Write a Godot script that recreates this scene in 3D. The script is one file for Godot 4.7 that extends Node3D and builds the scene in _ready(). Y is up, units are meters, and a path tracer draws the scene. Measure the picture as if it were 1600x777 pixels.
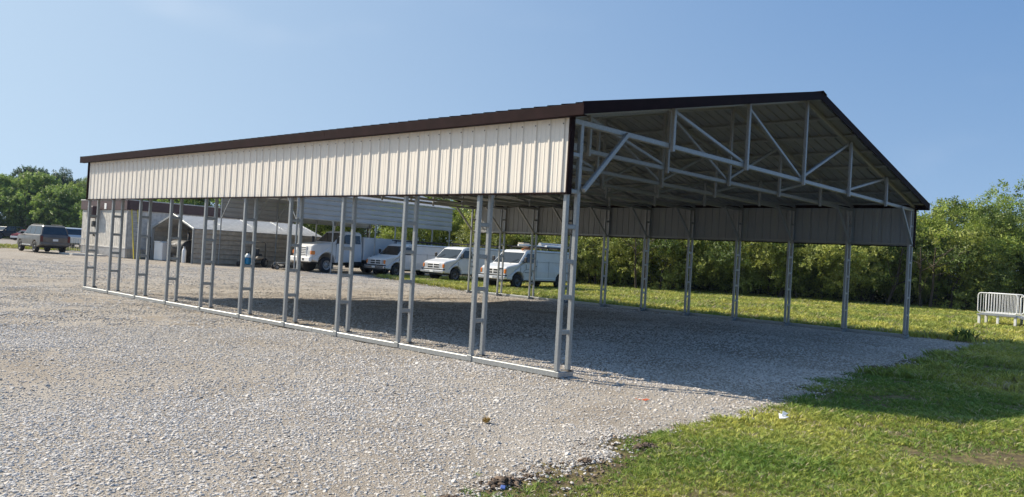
extends Node3D
# An open-sided steel carport on a gravel yard; y is up, metres. The near left corner post stands at the origin,
# the carport's long side runs towards -z and its gable end along +x.

const BAY := 1.7526
const WIDE := 15.64
const EAVE := 3.596
const SKIRT := 2.582      # lower edge of the side sheeting
const ROOF_EAVE := 3.765
const ROOF_RIDGE := 5.40
const LONG := 17.526

var rng := RandomNumberGenerator.new()
var bumps := FastNoiseLite.new()
var patches := FastNoiseLite.new()
var M := {}

func _ready():
	rng.seed = 77
	# ---- camera, sky, sun, exposure
	var cam := Camera3D.new(); cam.name = "camera"; add_child(cam)
	cam.position = Vector3(-8.7225, 1.652, 7.008)
	cam.rotation = Vector3(deg_to_rad(0.5494), deg_to_rad(-47.4705), deg_to_rad(3.3027))
	cam.fov = 34.31; cam.near = 0.05; cam.far = 1500.0; cam.current = true
	var env := Environment.new()
	env.background_mode = Environment.BG_SKY
	env.tonemap_mode = Environment.TONE_MAPPER_LINEAR
	env.tonemap_exposure = 1.5
	env.sdfgi_enabled = true; env.ssao_enabled = true; env.ssil_enabled = true
	var sm := PanoramaSkyMaterial.new()
	sm.panorama = clear_sky(Vector3(-50, 100, -115).normalized())
	var sky := Sky.new(); sky.sky_material = sm
	env.sky = sky
	env.fog_enabled = true; env.fog_density = 0.0002; env.fog_light_color = Color(0.80, 0.88, 1.0)
	var we := WorldEnvironment.new(); we.name = "world"; we.environment = env; add_child(we)
	var sun := DirectionalLight3D.new(); sun.name = "sun"
	sun.light_energy = 1.5; sun.light_color = Color(1.0, 0.955, 0.88); sun.light_angular_distance = 0.5; sun.shadow_enabled = true
	add_child(sun)
	sun.look_at_from_position(Vector3(-50, 100, -115), Vector3.ZERO)

	bumps.seed = 5; bumps.frequency = 0.35; bumps.fractal_octaves = 3
	patches.seed = 11; patches.frequency = 0.16; patches.fractal_octaves = 3
	make_materials()
	make_ground()
	make_carport()
	make_trailer()
	make_shed()
	make_second_carport()
	make_truck()
	make_vans()
	make_left_cars()
	make_yard_items()
	make_ramp()
	make_trees()
	make_gravel_stones()
	make_grass()

# ================================================================ helpers
func new_st() -> SurfaceTool:
	var st := SurfaceTool.new()
	st.begin(Mesh.PRIMITIVE_TRIANGLES)
	st.set_smooth_group(-1)
	return st

func tri(st: SurfaceTool, a: Vector3, b: Vector3, c: Vector3):
	st.add_vertex(a); st.add_vertex(b); st.add_vertex(c)

func quad(st: SurfaceTool, a: Vector3, b: Vector3, c: Vector3, d: Vector3):
	tri(st, a, b, c); tri(st, a, c, d)

func box(st: SurfaceTool, c: Vector3, s: Vector3, ch := 0.0, b := Basis.IDENTITY):
	# a box with chamfered edges
	var h := s * 0.5
	if ch <= 0.0:
		var p := []
		for i in 8: p.append(c + b * Vector3(h.x if i & 1 else -h.x, h.y if i & 2 else -h.y, h.z if i & 4 else -h.z))
		for f in [[0, 2, 3, 1], [4, 5, 7, 6], [0, 4, 6, 2], [1, 3, 7, 5], [0, 1, 5, 4], [2, 6, 7, 3]]:
			quad(st, p[f[3]], p[f[2]], p[f[1]], p[f[0]])
		return
	ch = minf(ch, minf(h.x, minf(h.y, h.z)) * 0.9)
	var v := {}
	for i in 8:
		var g := Vector3(1 if i & 1 else -1, 1 if i & 2 else -1, 1 if i & 4 else -1)
		for ax in 3:
			var q := g * h
			for o in 3:
				if o != ax: q[o] -= g[o] * ch
			v[Vector2i(i, ax)] = c + b * q
	for ax in 3:
		var u := 1 << ((ax + 1) % 3)
		var w := 1 << ((ax + 2) % 3)
		for s2 in 2:
			var k := (1 << ax) * s2
			var l := [k, k | u, k | u | w, k | w]
			if s2 == 1: l.reverse()
			quad(st, v[Vector2i(l[0], ax)], v[Vector2i(l[1], ax)], v[Vector2i(l[2], ax)], v[Vector2i(l[3], ax)])
	for ax in 3:   # edges that run along ax
		var u := (ax + 1) % 3
		var w := (ax + 2) % 3
		for i in 4:
			var k := (1 << u) * (i & 1) | (1 << w) * (i >> 1)
			var k2 := k | (1 << ax)
			var q := [v[Vector2i(k, u)], v[Vector2i(k2, u)], v[Vector2i(k2, w)], v[Vector2i(k, w)]]
			if (i & 1) ^ (i >> 1): q.reverse()
			quad(st, q[0], q[1], q[2], q[3])
	for i in 8:
		var q := [v[Vector2i(i, 0)], v[Vector2i(i, 1)], v[Vector2i(i, 2)]]
		if (i & 1) ^ ((i >> 1) & 1) ^ (i >> 2): q.reverse()
		tri(st, q[0], q[1], q[2])

func beam(st: SurfaceTool, a: Vector3, b: Vector3, w: float, h: float, ch := 0.0, up := Vector3.UP):
	var d := (b - a).normalized()
	if absf(d.dot(up)) > 0.99: up = Vector3.BACK
	var x := up.cross(d).normalized()
	box(st, (a + b) * 0.5, Vector3(w, h, a.distance_to(b)), ch, Basis(x, d.cross(x).normalized(), d))

func tube(st: SurfaceTool, pts: Array, r: float, n := 8, r_end := -1.0):
	st.set_smooth_group(1)
	var rings := []
	var side := Vector3.ZERO
	for i in pts.size():
		var d: Vector3 = (pts[mini(i + 1, pts.size() - 1)] - pts[maxi(i - 1, 0)]).normalized()
		if side == Vector3.ZERO: side = d.cross(Vector3.UP if absf(d.y) < 0.9 else Vector3.RIGHT).normalized()
		side = (side - d * side.dot(d)).normalized()
		var up := d.cross(side)
		var rr := r if r_end < 0 else lerpf(r, r_end, float(i) / (pts.size() - 1))
		var ring := []
		for k in n:
			var a := TAU * k / n
			ring.append(pts[i] + (side * cos(a) + up * sin(a)) * rr)
		rings.append(ring)
	for i in pts.size() - 1:
		for k in n:
			var k2 := (k + 1) % n
			quad(st, rings[i][k], rings[i + 1][k], rings[i + 1][k2], rings[i][k2])
	st.set_smooth_group(-1)
	for k in range(1, n - 1):
		tri(st, rings[0][0], rings[0][k], rings[0][k + 1])
		tri(st, rings[-1][0], rings[-1][k + 1], rings[-1][k])

func lathe(st: SurfaceTool, prof: Array, n: int, axis: Basis, o := Vector3.ZERO, smooth := true):
	# prof: Vector2(radius, height along axis.y)
	if smooth: st.set_smooth_group(1)
	for i in prof.size() - 1:
		for k in n:
			var a := TAU * k / n
			var b := TAU * (k + 1) / n
			var p := func(q: Vector2, t: float): return o + axis * Vector3(cos(t) * q.x, q.y, sin(t) * q.x)
			var v0: Vector3 = p.call(prof[i], a); var v1: Vector3 = p.call(prof[i + 1], a)
			var v2: Vector3 = p.call(prof[i + 1], b); var v3: Vector3 = p.call(prof[i], b)
			if prof[i].x > 1e-5 : tri(st, v0, v2, v3)
			if prof[i + 1].x > 1e-5: tri(st, v0, v1, v2)
	st.set_smooth_group(-1)

func ribbed(st: SurfaceTool, o: Vector3, u: Vector3, v: Vector3, n: Vector3, w: float, h: float, pitch: float, rw: float, rd: float, start := 0.0, minor := 0.0):
	# sheet metal: a trapezoid rib every pitch metres across u (standing up along n), drawn out along v
	var pr := [Vector2(0, 0)]
	var t := start
	while t < w - 0.001:
		var l := [Vector2(t - rw * 0.5, 0), Vector2(t - rw * 0.25, rd), Vector2(t + rw * 0.25, rd), Vector2(t + rw * 0.5, 0)]
		if minor > 0.0:
			for j in [1, 2]:
				var m: float = t + pitch * j / 3.0
				l.append_array([Vector2(m - rw * 0.3, 0), Vector2(m - rw * 0.1, minor), Vector2(m + rw * 0.1, minor), Vector2(m + rw * 0.3, 0)])
		for q in l:
			if q.x > pr[-1].x + 1e-4 and q.x < w: pr.append(q)
		t += pitch
	pr.append(Vector2(w, 0))
	for i in pr.size() - 1:
		var a: Vector3 = o + u * pr[i].x + n * pr[i].y
		var b: Vector3 = o + u * pr[i + 1].x + n * pr[i + 1].y
		quad(st, a, b, b + v * h, a + v * h)

func plate(st: SurfaceTool, pts: Array, thick: Vector3):
	# a flat polygon (3D points, any plane) with a thickness
	var a: Vector3 = pts[0]
	var n := Vector3.ZERO
	for i in pts.size(): n += (pts[i] - a).cross(pts[(i + 1) % pts.size()] - a)
	n = n.normalized()
	var ux := (pts[1] - a as Vector3).normalized()
	var uy := n.cross(ux)
	var flat := PackedVector2Array()
	for p in pts: flat.append(Vector2((p - a).dot(ux), (p - a).dot(uy)))
	var idx := Geometry2D.triangulate_polygon(flat)
	var flip := thick.dot(n) > 0
	for i in range(0, idx.size(), 3):
		var t := [pts[idx[i]], pts[idx[i + 1]], pts[idx[i + 2]]]
		if flip == ((t[1] - t[0]).cross(t[2] - t[0]).dot(n) > 0): t.reverse()
		tri(st, t[0] + thick, t[1] + thick, t[2] + thick)
		tri(st, t[2], t[1], t[0])
	for i in pts.size():
		var p: Vector3 = pts[i]
		var q: Vector3 = pts[(i + 1) % pts.size()]
		if flip: quad(st, p, p + thick, q + thick, q)
		else: quad(st, p, q, q + thick, p + thick)

func mesh_of(st: SurfaceTool, mat: Material, into: ArrayMesh = null) -> ArrayMesh:
	st.generate_normals()
	st.set_material(mat)
	return st.commit(into) if into else st.commit()

func numbered(called: String, parent: Node) -> String:
	var key := "taken_" + called
	var n: int = parent.get_meta(key, 0)
	parent.set_meta(key, n + 1)
	return called if n == 0 else "%s_%03d" % [called, n]

func put(called: String, mesh: Mesh, parent: Node, at := Vector3.ZERO, basis := Basis.IDENTITY) -> MeshInstance3D:
	var o := MeshInstance3D.new()
	o.name = numbered(called, parent); o.mesh = mesh; o.transform = Transform3D(basis, at)
	parent.add_child(o, true)
	return o

func part(called: String, st: SurfaceTool, mat: Material, parent: Node, at := Vector3.ZERO) -> MeshInstance3D:
	return put(called, mesh_of(st, mat), parent, at)

func node(called: String, parent: Node) -> Node3D:
	var o := Node3D.new(); o.name = numbered(called, parent); parent.add_child(o, true)
	return o

func tag(o: Node, label: String, category := "", group := "", kind := ""):
	o.set_meta("label", label)
	if category: o.set_meta("category", category)
	if group: o.set_meta("group", group)
	if kind: o.set_meta("kind", kind)

func thing(called: String, label: String, category: String, at := Vector3.ZERO, turn := 0.0, group := "") -> Node3D:
	var o := node(called, self)
	o.position = at; o.rotation.y = turn
	tag(o, label, category, group)
	return o

func copy_of(o: Node3D, called: String, label: String) -> Node3D:
	var c: Node3D = o.duplicate()
	c.name = numbered(called, self); add_child(c, true)
	c.set_meta("label", label)
	return c

func copies(called: String, mesh: Mesh, places: Array, colors: Array, parent: Node) -> MultiMeshInstance3D:
	var mm := MultiMesh.new()
	mm.transform_format = MultiMesh.TRANSFORM_3D
	mm.use_colors = true
	mm.mesh = mesh
	mm.instance_count = places.size()
	for i in places.size():
		mm.set_instance_transform(i, places[i]); mm.set_instance_color(i, colors[i])
	var o := MultiMeshInstance3D.new()
	o.name = numbered(called, parent); o.multimesh = mm
	o.set_meta("kind", "stuff")
	parent.add_child(o, true)
	return o

# ================================================================ materials
func noise_tex(freq: float, seed_: int, ramp: Array, size := 512, type := FastNoiseLite.TYPE_SIMPLEX_SMOOTH, octaves := 4) -> NoiseTexture2D:
	var n := FastNoiseLite.new()
	n.noise_type = type; n.frequency = freq; n.seed = seed_; n.fractal_octaves = octaves
	var t := NoiseTexture2D.new()
	t.width = size; t.height = size; t.seamless = true; t.noise = n
	var g := Gradient.new()
	g.offsets = PackedFloat32Array(ramp[0]); g.colors = PackedColorArray(ramp[1])
	t.color_ramp = g
	return t

func relief(freq: float, seed_: int, strength: float, size := 512, type := FastNoiseLite.TYPE_SIMPLEX_SMOOTH) -> NoiseTexture2D:
	var n := FastNoiseLite.new()
	n.noise_type = type; n.frequency = freq; n.seed = seed_; n.fractal_octaves = 4
	var t := NoiseTexture2D.new()
	t.width = size; t.height = size; t.seamless = true; t.noise = n; t.as_normal_map = true; t.bump_strength = strength
	return t

func mat(c: Color, rough := 0.7, metal := 0.0) -> StandardMaterial3D:
	# c is a linear, real-world base colour
	var m := StandardMaterial3D.new()
	m.albedo_color = c.linear_to_srgb(); m.roughness = rough; m.metallic = metal
	m.cull_mode = BaseMaterial3D.CULL_DISABLED
	return m

func mottled(m: StandardMaterial3D, tex: Texture2D, scale: float) -> StandardMaterial3D:
	m.albedo_texture = tex
	m.uv1_triplanar = true; m.uv1_world_triplanar = true
	m.uv1_scale = Vector3.ONE * scale
	return m

func tinted(rough: float, light := 0.0) -> StandardMaterial3D:
	var m := StandardMaterial3D.new()
	m.vertex_color_use_as_albedo = true; m.roughness = rough
	m.cull_mode = BaseMaterial3D.CULL_DISABLED
	if light > 0:
		m.backlight_enabled = true; m.backlight = Color(light, light, light)
	return m

func greys(lo: float, hi: float) -> Array:
	return [[0.0, 1.0], [Color(lo, lo, lo), Color(hi, hi, hi)]]

func make_materials():
	var grime := noise_tex(0.012, 3, greys(0.80, 1.0))
	var spangle := noise_tex(0.05, 8, greys(0.86, 1.0), 512, FastNoiseLite.TYPE_CELLULAR, 2)
	M.steel = mottled(mat(Color(0.40, 0.415, 0.412), 0.42, 0.35), spangle, 1.1)
	M.cream = mottled(mat(Color(0.83, 0.77, 0.675), 0.5), noise_tex(0.006, 4, greys(0.965, 1.0)), 0.25)
	M.brown = mottled(mat(Color(0.024, 0.011, 0.012), 0.65), grime, 0.5); M.brown.metallic_specular = 0.18
	M.inner = mottled(mat(Color(0.31, 0.325, 0.325), 0.5), noise_tex(0.006, 4, greys(0.965, 1.0)), 0.25)  # grey back coat, darkened to deepen the shade under the roof
	M.screw = mat(Color(0.12, 0.11, 0.1), 0.5, 0.5)
	M.gravel = StandardMaterial3D.new()
	var stony := noise_tex(0.035, 21, [[0.0, 0.3, 0.55, 0.8, 1.0], [Color(0.40, 0.375, 0.345), Color(0.57, 0.54, 0.505), Color(0.70, 0.67, 0.625), Color(0.77, 0.74, 0.70), Color(0.86, 0.835, 0.80)]], 1024, FastNoiseLite.TYPE_SIMPLEX, 5)
	M.gravel = mottled(mat(Color(0.95, 0.95, 0.95), 0.95), stony, 1.3)
	M.gravel.normal_enabled = true
	M.gravel.normal_texture = relief(0.05, 22, 14.0, 1024, FastNoiseLite.TYPE_CELLULAR)
	M.gravel.normal_scale = 1.0
	var blotch := noise_tex(0.008, 23, [[0.0, 0.5, 1.0], [Color(0.86, 0.83, 0.79), Color(0.97, 0.955, 0.935), Color(1, 1, 1)]], 512)
	M.gravel.detail_enabled = true; M.gravel.detail_albedo = blotch; M.gravel.detail_blend_mode = BaseMaterial3D.BLEND_MODE_MUL
	M.gravel.detail_uv_layer = BaseMaterial3D.DETAIL_UV_2
	M.gravel.uv2_triplanar = true; M.gravel.uv2_world_triplanar = true; M.gravel.uv2_scale = Vector3.ONE * 0.09
	var turf := noise_tex(0.02, 31, [[0.0, 0.35, 0.6, 1.0], [Color(0.30, 0.24, 0.17), Color(0.36, 0.31, 0.20), Color(0.43, 0.39, 0.23), Color(0.52, 0.47, 0.30)]], 512)
	M.turf = mottled(mat(Color(0.9, 0.9, 0.9), 0.95), turf, 0.6)
	M.turf.normal_enabled = true; M.turf.normal_texture = relief(0.06, 33, 10.0); M.turf.normal_scale = 0.35
	var lot := noise_tex(0.02, 35, [[0.0, 0.5, 1.0], [Color(0.46, 0.43, 0.40), Color(0.56, 0.53, 0.50), Color(0.66, 0.62, 0.58)]], 512)
	M.lot = mottled(mat(Color(0.85, 0.85, 0.85), 0.95), lot, 0.2)
	var soil := noise_tex(0.05, 37, [[0.0, 0.5, 1.0], [Color(0.20, 0.15, 0.11), Color(0.34, 0.27, 0.20), Color(0.50, 0.42, 0.33)]], 256)
	M.soil = mottled(mat(Color(1, 1, 1), 1.0), soil, 1.5)
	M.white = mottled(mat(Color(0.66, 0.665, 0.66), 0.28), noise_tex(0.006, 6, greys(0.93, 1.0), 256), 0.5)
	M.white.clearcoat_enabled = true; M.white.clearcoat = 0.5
	M.white_matt = mat(Color(0.76, 0.76, 0.74), 0.55)
	M.glass = mat(Color(0.015, 0.018, 0.02), 0.04)
	M.glass.metallic_specular = 0.7
	M.black = mat(Color(0.016, 0.016, 0.017), 0.6)
	M.rubber = mat(Color(0.022, 0.022, 0.023), 0.85)
	M.rim = mat(Color(0.34, 0.34, 0.33), 0.6, 0.3)
	M.dark_rim = mat(Color(0.10, 0.10, 0.10), 0.5, 0.5)
	M.chrome = mat(Color(0.6, 0.6, 0.6), 0.2, 0.9)
	M.amber = mat(Color(0.75, 0.22, 0.03), 0.2)
	M.lens = mat(Color(0.55, 0.57, 0.58), 0.12, 0.3)
	M.red_lens = mat(Color(0.10, 0.008, 0.01), 0.15)
	M.tan = mottled(mat(Color(0.62, 0.545, 0.44), 0.55), grime, 0.4)
	M.grey_sheet = mottled(mat(Color(0.46, 0.47, 0.48), 0.45, 0.15), noise_tex(0.006, 7, greys(0.93, 1.0), 256), 0.4)
	M.white_sheet = mottled(mat(Color(0.62, 0.61, 0.59), 0.4), grime, 0.4)
	M.siding = mottled(mat(Color(0.74, 0.70, 0.63), 0.6), grime, 0.4)
	M.band = mottled(mat(Color(0.085, 0.045, 0.045), 0.55), grime, 0.4)
	M.yellow = mat(Color(0.72, 0.56, 0.06), 0.4)
	M.bark = mottled(mat(Color(0.16, 0.125, 0.095), 0.95), noise_tex(0.04, 41, greys(0.55, 1.0), 256), 1.2)
	M.leaf = tinted(0.5, 0.9)
	M.blade = tinted(0.6, 0.7)
	M.stone = tinted(0.92)

func clear_sky(sun: Vector3) -> ImageTexture:
	# a clear morning sky (linear radiance): deep blue overhead, paler to the horizon and towards the sun, with a few thin clouds
	var n := FastNoiseLite.new(); n.seed = 9; n.frequency = 0.9; n.fractal_octaves = 5
	var n2 := FastNoiseLite.new(); n2.seed = 14; n2.frequency = 0.45
	var w := 768; var h := 384
	var im := Image.create(w, h, false, Image.FORMAT_RGBF)
	var top := Color(0.030, 0.126, 0.335)
	var low := Color(0.255, 0.380, 0.54)
	for y in h:
		var e := PI * (0.5 - (y + 0.5) / h)
		for x in w:
			var a := TAU * (x + 0.5) / w
			var d := Vector3(cos(e) * sin(a), sin(e), -cos(e) * cos(a))
			if e <= 0:
				im.set_pixel(x, y, Color(0.20, 0.20, 0.18)); continue
			var c := top.lerp(low, pow(1.0 - d.y, 3.1))
			var g := maxf(0.0, (d.dot(sun) + 0.25) / 1.25)
			c = c.lerp(Color(1.02, 1.14, 1.10), 0.37 * g * g)
			var p := Vector3(d.x, d.y * 3.0, d.z) * 3.0
			var v := smoothstep(0.10, 0.6, n.get_noise_3dv(p)) * smoothstep(0.0, 0.4, n2.get_noise_3dv(p))
			im.set_pixel(x, y, c.lerp(Color(0.75, 0.76, 0.78), 0.12 * v))
	return ImageTexture.create_from_image(im)

# ================================================================ ground
func ground_y(x: float, z: float) -> float:
	var inside := smoothstep(0.0, 3.0, x) * smoothstep(15.6, 12.0, x) * smoothstep(0.5, -2.5, z) * smoothstep(-17.5, -14.0, z)
	var near := clampf(1.4 - Vector2(x, z).length() / 40.0, 0.15, 1.0)
	return 0.07 * inside + 0.03 * bumps.get_noise_2d(x, z) * near - 0.012

func along(x: float, pts: Array) -> float:
	for i in range(1, pts.size()):
		if x <= pts[i].x:
			return lerpf(pts[i - 1].y, pts[i].y, clampf((x - pts[i - 1].x) / (pts[i].x - pts[i - 1].x), 0, 1))
	return pts[-1].y

func gravel_in(x: float, z: float) -> float:
	# metres inside the edge of the gravel (negative: grass)
	var front := along(x, [Vector2(-16, 14), Vector2(-8.7, 6.6), Vector2(-4.8, 3.25), Vector2(-2.3, 2.92), Vector2(1, 2.95), Vector2(3.6, 2.4), Vector2(7.7, 2.1), Vector2(15, 2.1), Vector2(17, 1.7), Vector2(19, -1)])
	var right := along(-z, [Vector2(-4, 17), Vector2(0, 16.4), Vector2(17.5, 16.1), Vector2(20, 17.2), Vector2(30.3, 20.5), Vector2(32.5, 23), Vector2(33.5, 34), Vector2(80, 34)])
	return minf(minf(front - z, right - x), z + 65.0) + 0.4 * bumps.get_noise_2d(x * 2.0 + 40.0, z * 2.0) + 0.16 * bumps.get_noise_2d(x * 7.0, z * 7.0) + 0.14 * bumps.get_noise_2d(x * 25.0, z * 25.0)

func soil_in(x: float, z: float) -> float:
	var e := gravel_in(x, z) + 0.10
	return 0.20 + 0.5 * bumps.get_noise_2d(x * 4.0 - 70.0, z * 4.0) + 0.6 * patches.get_noise_2d(x * 3.0, z * 3.0) - absf(e)

func cut_sheet(st: SurfaceTool, reg: Array, hole: Array, inside: Callable, lift: float):
	# the part of a rectangle where inside() is positive, as a grid whose border cells are cut along the edge
	var step: float = reg[4]
	var nx := int(round((reg[1] - reg[0]) / step))
	var nz := int(round((reg[3] - reg[2]) / step))
	var rows := []
	for j in nz + 1:
		var l := PackedFloat32Array()
		for i in nx + 1: l.append(inside.call(reg[0] + i * step, reg[2] + j * step))
		rows.append(l)
	for j in nz:
		for i in nx:
			var x: float = reg[0] + i * step
			var z: float = reg[2] + j * step
			if hole and x >= hole[0] - 0.01 and x < hole[1] - 0.01 and z >= hole[2] - 0.01 and z < hole[3] - 0.01: continue
			var c := [Vector3(x, rows[j][i], z), Vector3(x + step, rows[j][i + 1], z), Vector3(x + step, rows[j + 1][i + 1], z + step), Vector3(x, rows[j + 1][i], z + step)]
			var poly := []
			for k in 4:
				var a: Vector3 = c[k]
				var b: Vector3 = c[(k + 1) % 4]
				if a.y > 0: poly.append(a)
				if (a.y > 0) != (b.y > 0): poly.append(a.lerp(b, a.y / (a.y - b.y)))
			# the border dips under the turf, so that the sheet has no visible rim
			for k in poly.size(): poly[k].y = ground_y(poly[k].x, poly[k].z) + lift - 0.035 * (1.0 - smoothstep(0.0, 0.3, poly[k].y))
			for k in range(1, poly.size() - 1): tri(st, poly[0], poly[k], poly[k + 1])

func make_ground():
	var st := new_st()
	st.set_smooth_group(0)
	# the wide grass field: a fine grid near, a few big quads to the horizon
	var xs := []; var zs := []
	for v in [-900, -300, -100, -60]: xs.append(float(v))
	for i in range(0, 31): xs.append(-40.0 + i)
	for i in range(1, 61): xs.append(-10.0 + i * 0.5)
	for i in range(1, 52): xs.append(20.0 + i)
	for v in [100, 200, 500, 900]: xs.append(float(v))
	for v in [-900, -500, -300, -200, -150, -120, -100, -85]: zs.append(float(v))
	for i in range(0, 71): zs.append(-75.0 + i)
	for i in range(1, 31): zs.append(-5.0 + i * 0.5)
	for i in range(1, 17): zs.append(10.0 + i)
	for v in [60, 150, 400, 900]: zs.append(float(v))
	for i in xs.size() - 1:
		for j in zs.size() - 1:
			var p := []
			for q in [[i, j], [i + 1, j], [i + 1, j + 1], [i, j + 1]]:
				var x: float = xs[q[0]]; var z: float = zs[q[1]]
				p.append(Vector3(x, ground_y(x, z) - 0.012, z))
			quad(st, p[0], p[1], p[2], p[3])
	var g := part("grass_field", st, M.turf, self)
	tag(g, "wide grassy ground round and beyond the gravel yard", "", "", "structure")
	st = new_st(); st.set_smooth_group(0)
	cut_sheet(st, [-8.0, 18.0, -8.0, 10.0, 0.2], [], gravel_in, 0.0)
	cut_sheet(st, [-40.0, 36.0, -68.0, 20.0, 1.0], [-8.0, 18.0, -8.0, 10.0], gravel_in, 0.0)
	g = part("gravel_yard", st, M.gravel, self)
	tag(g, "pale limestone gravel yard under and round the carport", "", "", "structure")
	st = new_st()
	quad(st, Vector3(-60, -0.02, -122), Vector3(70, -0.02, -122), Vector3(70, -0.02, -79), Vector3(-60, -0.02, -79))
	g = part("parking_lot", st, M.lot, self)
	tag(g, "worn grey parking lot beyond the grass verge", "", "", "structure")

func stone_mesh(s: int) -> ArrayMesh:
	var r := RandomNumberGenerator.new(); r.seed = s
	var sp := [Vector3(0, 1, 0), Vector3(0, -1, 0)]
	var st := new_st()
	var ring := []
	for k in 2:
		var l := []
		for i in 5:
			var a := TAU * (i + 0.5 * k) / 5.0 + r.randf_range(-0.3, 0.3)
			l.append(Vector3(cos(a), 0, sin(a)) * r.randf_range(0.75, 1.1) + Vector3.UP * ((0.35 if k == 0 else -0.35) + r.randf_range(-0.2, 0.2)))
		ring.append(l)
	sp[0] = Vector3(r.randf_range(-0.3, 0.3), r.randf_range(0.6, 0.85), r.randf_range(-0.3, 0.3))
	for i in 5:
		var j := (i + 1) % 5
		tri(st, sp[0], ring[0][i], ring[0][j])
		tri(st, ring[0][i], ring[1][i], ring[0][j])
		tri(st, ring[0][j], ring[1][i], ring[1][j])
	return mesh_of(st, M.stone)

func make_gravel_stones():
	var r := RandomNumberGenerator.new(); r.seed = 501
	var eye := Vector2(-8.72, 7.0)
	var yaw := atan2(-0.676, 0.737)
	var places := [[], [], [], []]; var colors := [[], [], [], []]
	for band in [[4.2, 9.0, 2300.0, 0.0065, 0.019], [9.0, 16.0, 1150.0, 0.0090, 0.022], [16.0, 27.0, 340.0, 0.013, 0.028], [27.0, 50.0, 60.0, 0.018, 0.036]]:
		var area: float = 0.5 * 1.62 * (band[1] * band[1] - band[0] * band[0])
		for i in int(area * band[2]):
			var d := sqrt(lerpf(band[0] * band[0], band[1] * band[1], r.randf()))
			var a := yaw + r.randf_range(-0.81, 0.81)
			var x := eye.x + cos(a) * d
			var z := eye.y + sin(a) * d
			var t := r.randf()
			var u := r.randf(); var v := r.randf(); var w := r.randf()
			var edge := gravel_in(x, z)
			if edge < -0.45 or edge < 0.12 and t < 0.55 - edge: continue
			var pn := patches.get_noise_2d(x * 1.6, z * 1.6)
			if t > 0.76 + 0.65 * pn + 0.2 * patches.get_noise_2d(x * 0.5 + 200.0, z * 0.5 + x * 0.3): continue
			var s: float = lerpf(band[3], band[4], u * u * u)
			if w > 0.993: s *= 1.6
			var b := Basis(Vector3.UP, v * TAU) * Basis(Vector3.RIGHT, (w - 0.5) * 1.2)
			b = b * Basis.from_scale(Vector3(s, s * (0.6 + 0.4 * t), s * (0.7 + 0.3 * v)))
			var k := int(v * 3.99)
			places[k].append(Transform3D(b, Vector3(x, ground_y(x, z) + s * 0.10, z)))
			var g := 0.47 + 0.14 * (u - 0.5) + 0.10 * (w - 0.5) + 0.05 * pn
			if v > 0.95: g *= 0.6
			colors[k].append(Color(g * 1.05, g * (0.965 + 0.03 * t), g * (0.86 + 0.07 * t)))
	for k in 4:
		var o := copies("gravel_stones", stone_mesh(900 + k), places[k], colors[k], self)
		tag(o, "loose angular limestone gravel lying over the yard", "", "loose gravel", "stuff")

func tuft_mesh(s: int, blades: int, spread: float, mat_: Material) -> ArrayMesh:
	var r := RandomNumberGenerator.new(); r.seed = s
	var st := new_st(); st.set_smooth_group(-1)
	for i in blades:
		var a := r.randf() * TAU
		var o := Vector3(cos(a), 0, sin(a)) * sqrt(r.randf()) * spread
		var h := r.randf_range(0.5, 1.0)
		var lean := Vector3(cos(a + r.randf_range(-1, 1)), 0, sin(a + r.randf_range(-1, 1))) * h * r.randf_range(0.2, 1.15)
		var wv := Vector3(-sin(a), 0, cos(a)).rotated(Vector3.UP, r.randf_range(-1.5, 1.5)) * r.randf_range(0.04, 0.075)
		var m := o + Vector3.UP * h * 0.6 + lean * 0.35
		tri(st, o - wv, o + wv, m + wv * 0.7); tri(st, o - wv, m + wv * 0.7, m - wv * 0.7)
		tri(st, m - wv * 0.7, m + wv * 0.7, o + Vector3.UP * h * r.randf_range(0.75, 1.0) + lean)
	return mesh_of(st, mat_)

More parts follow.
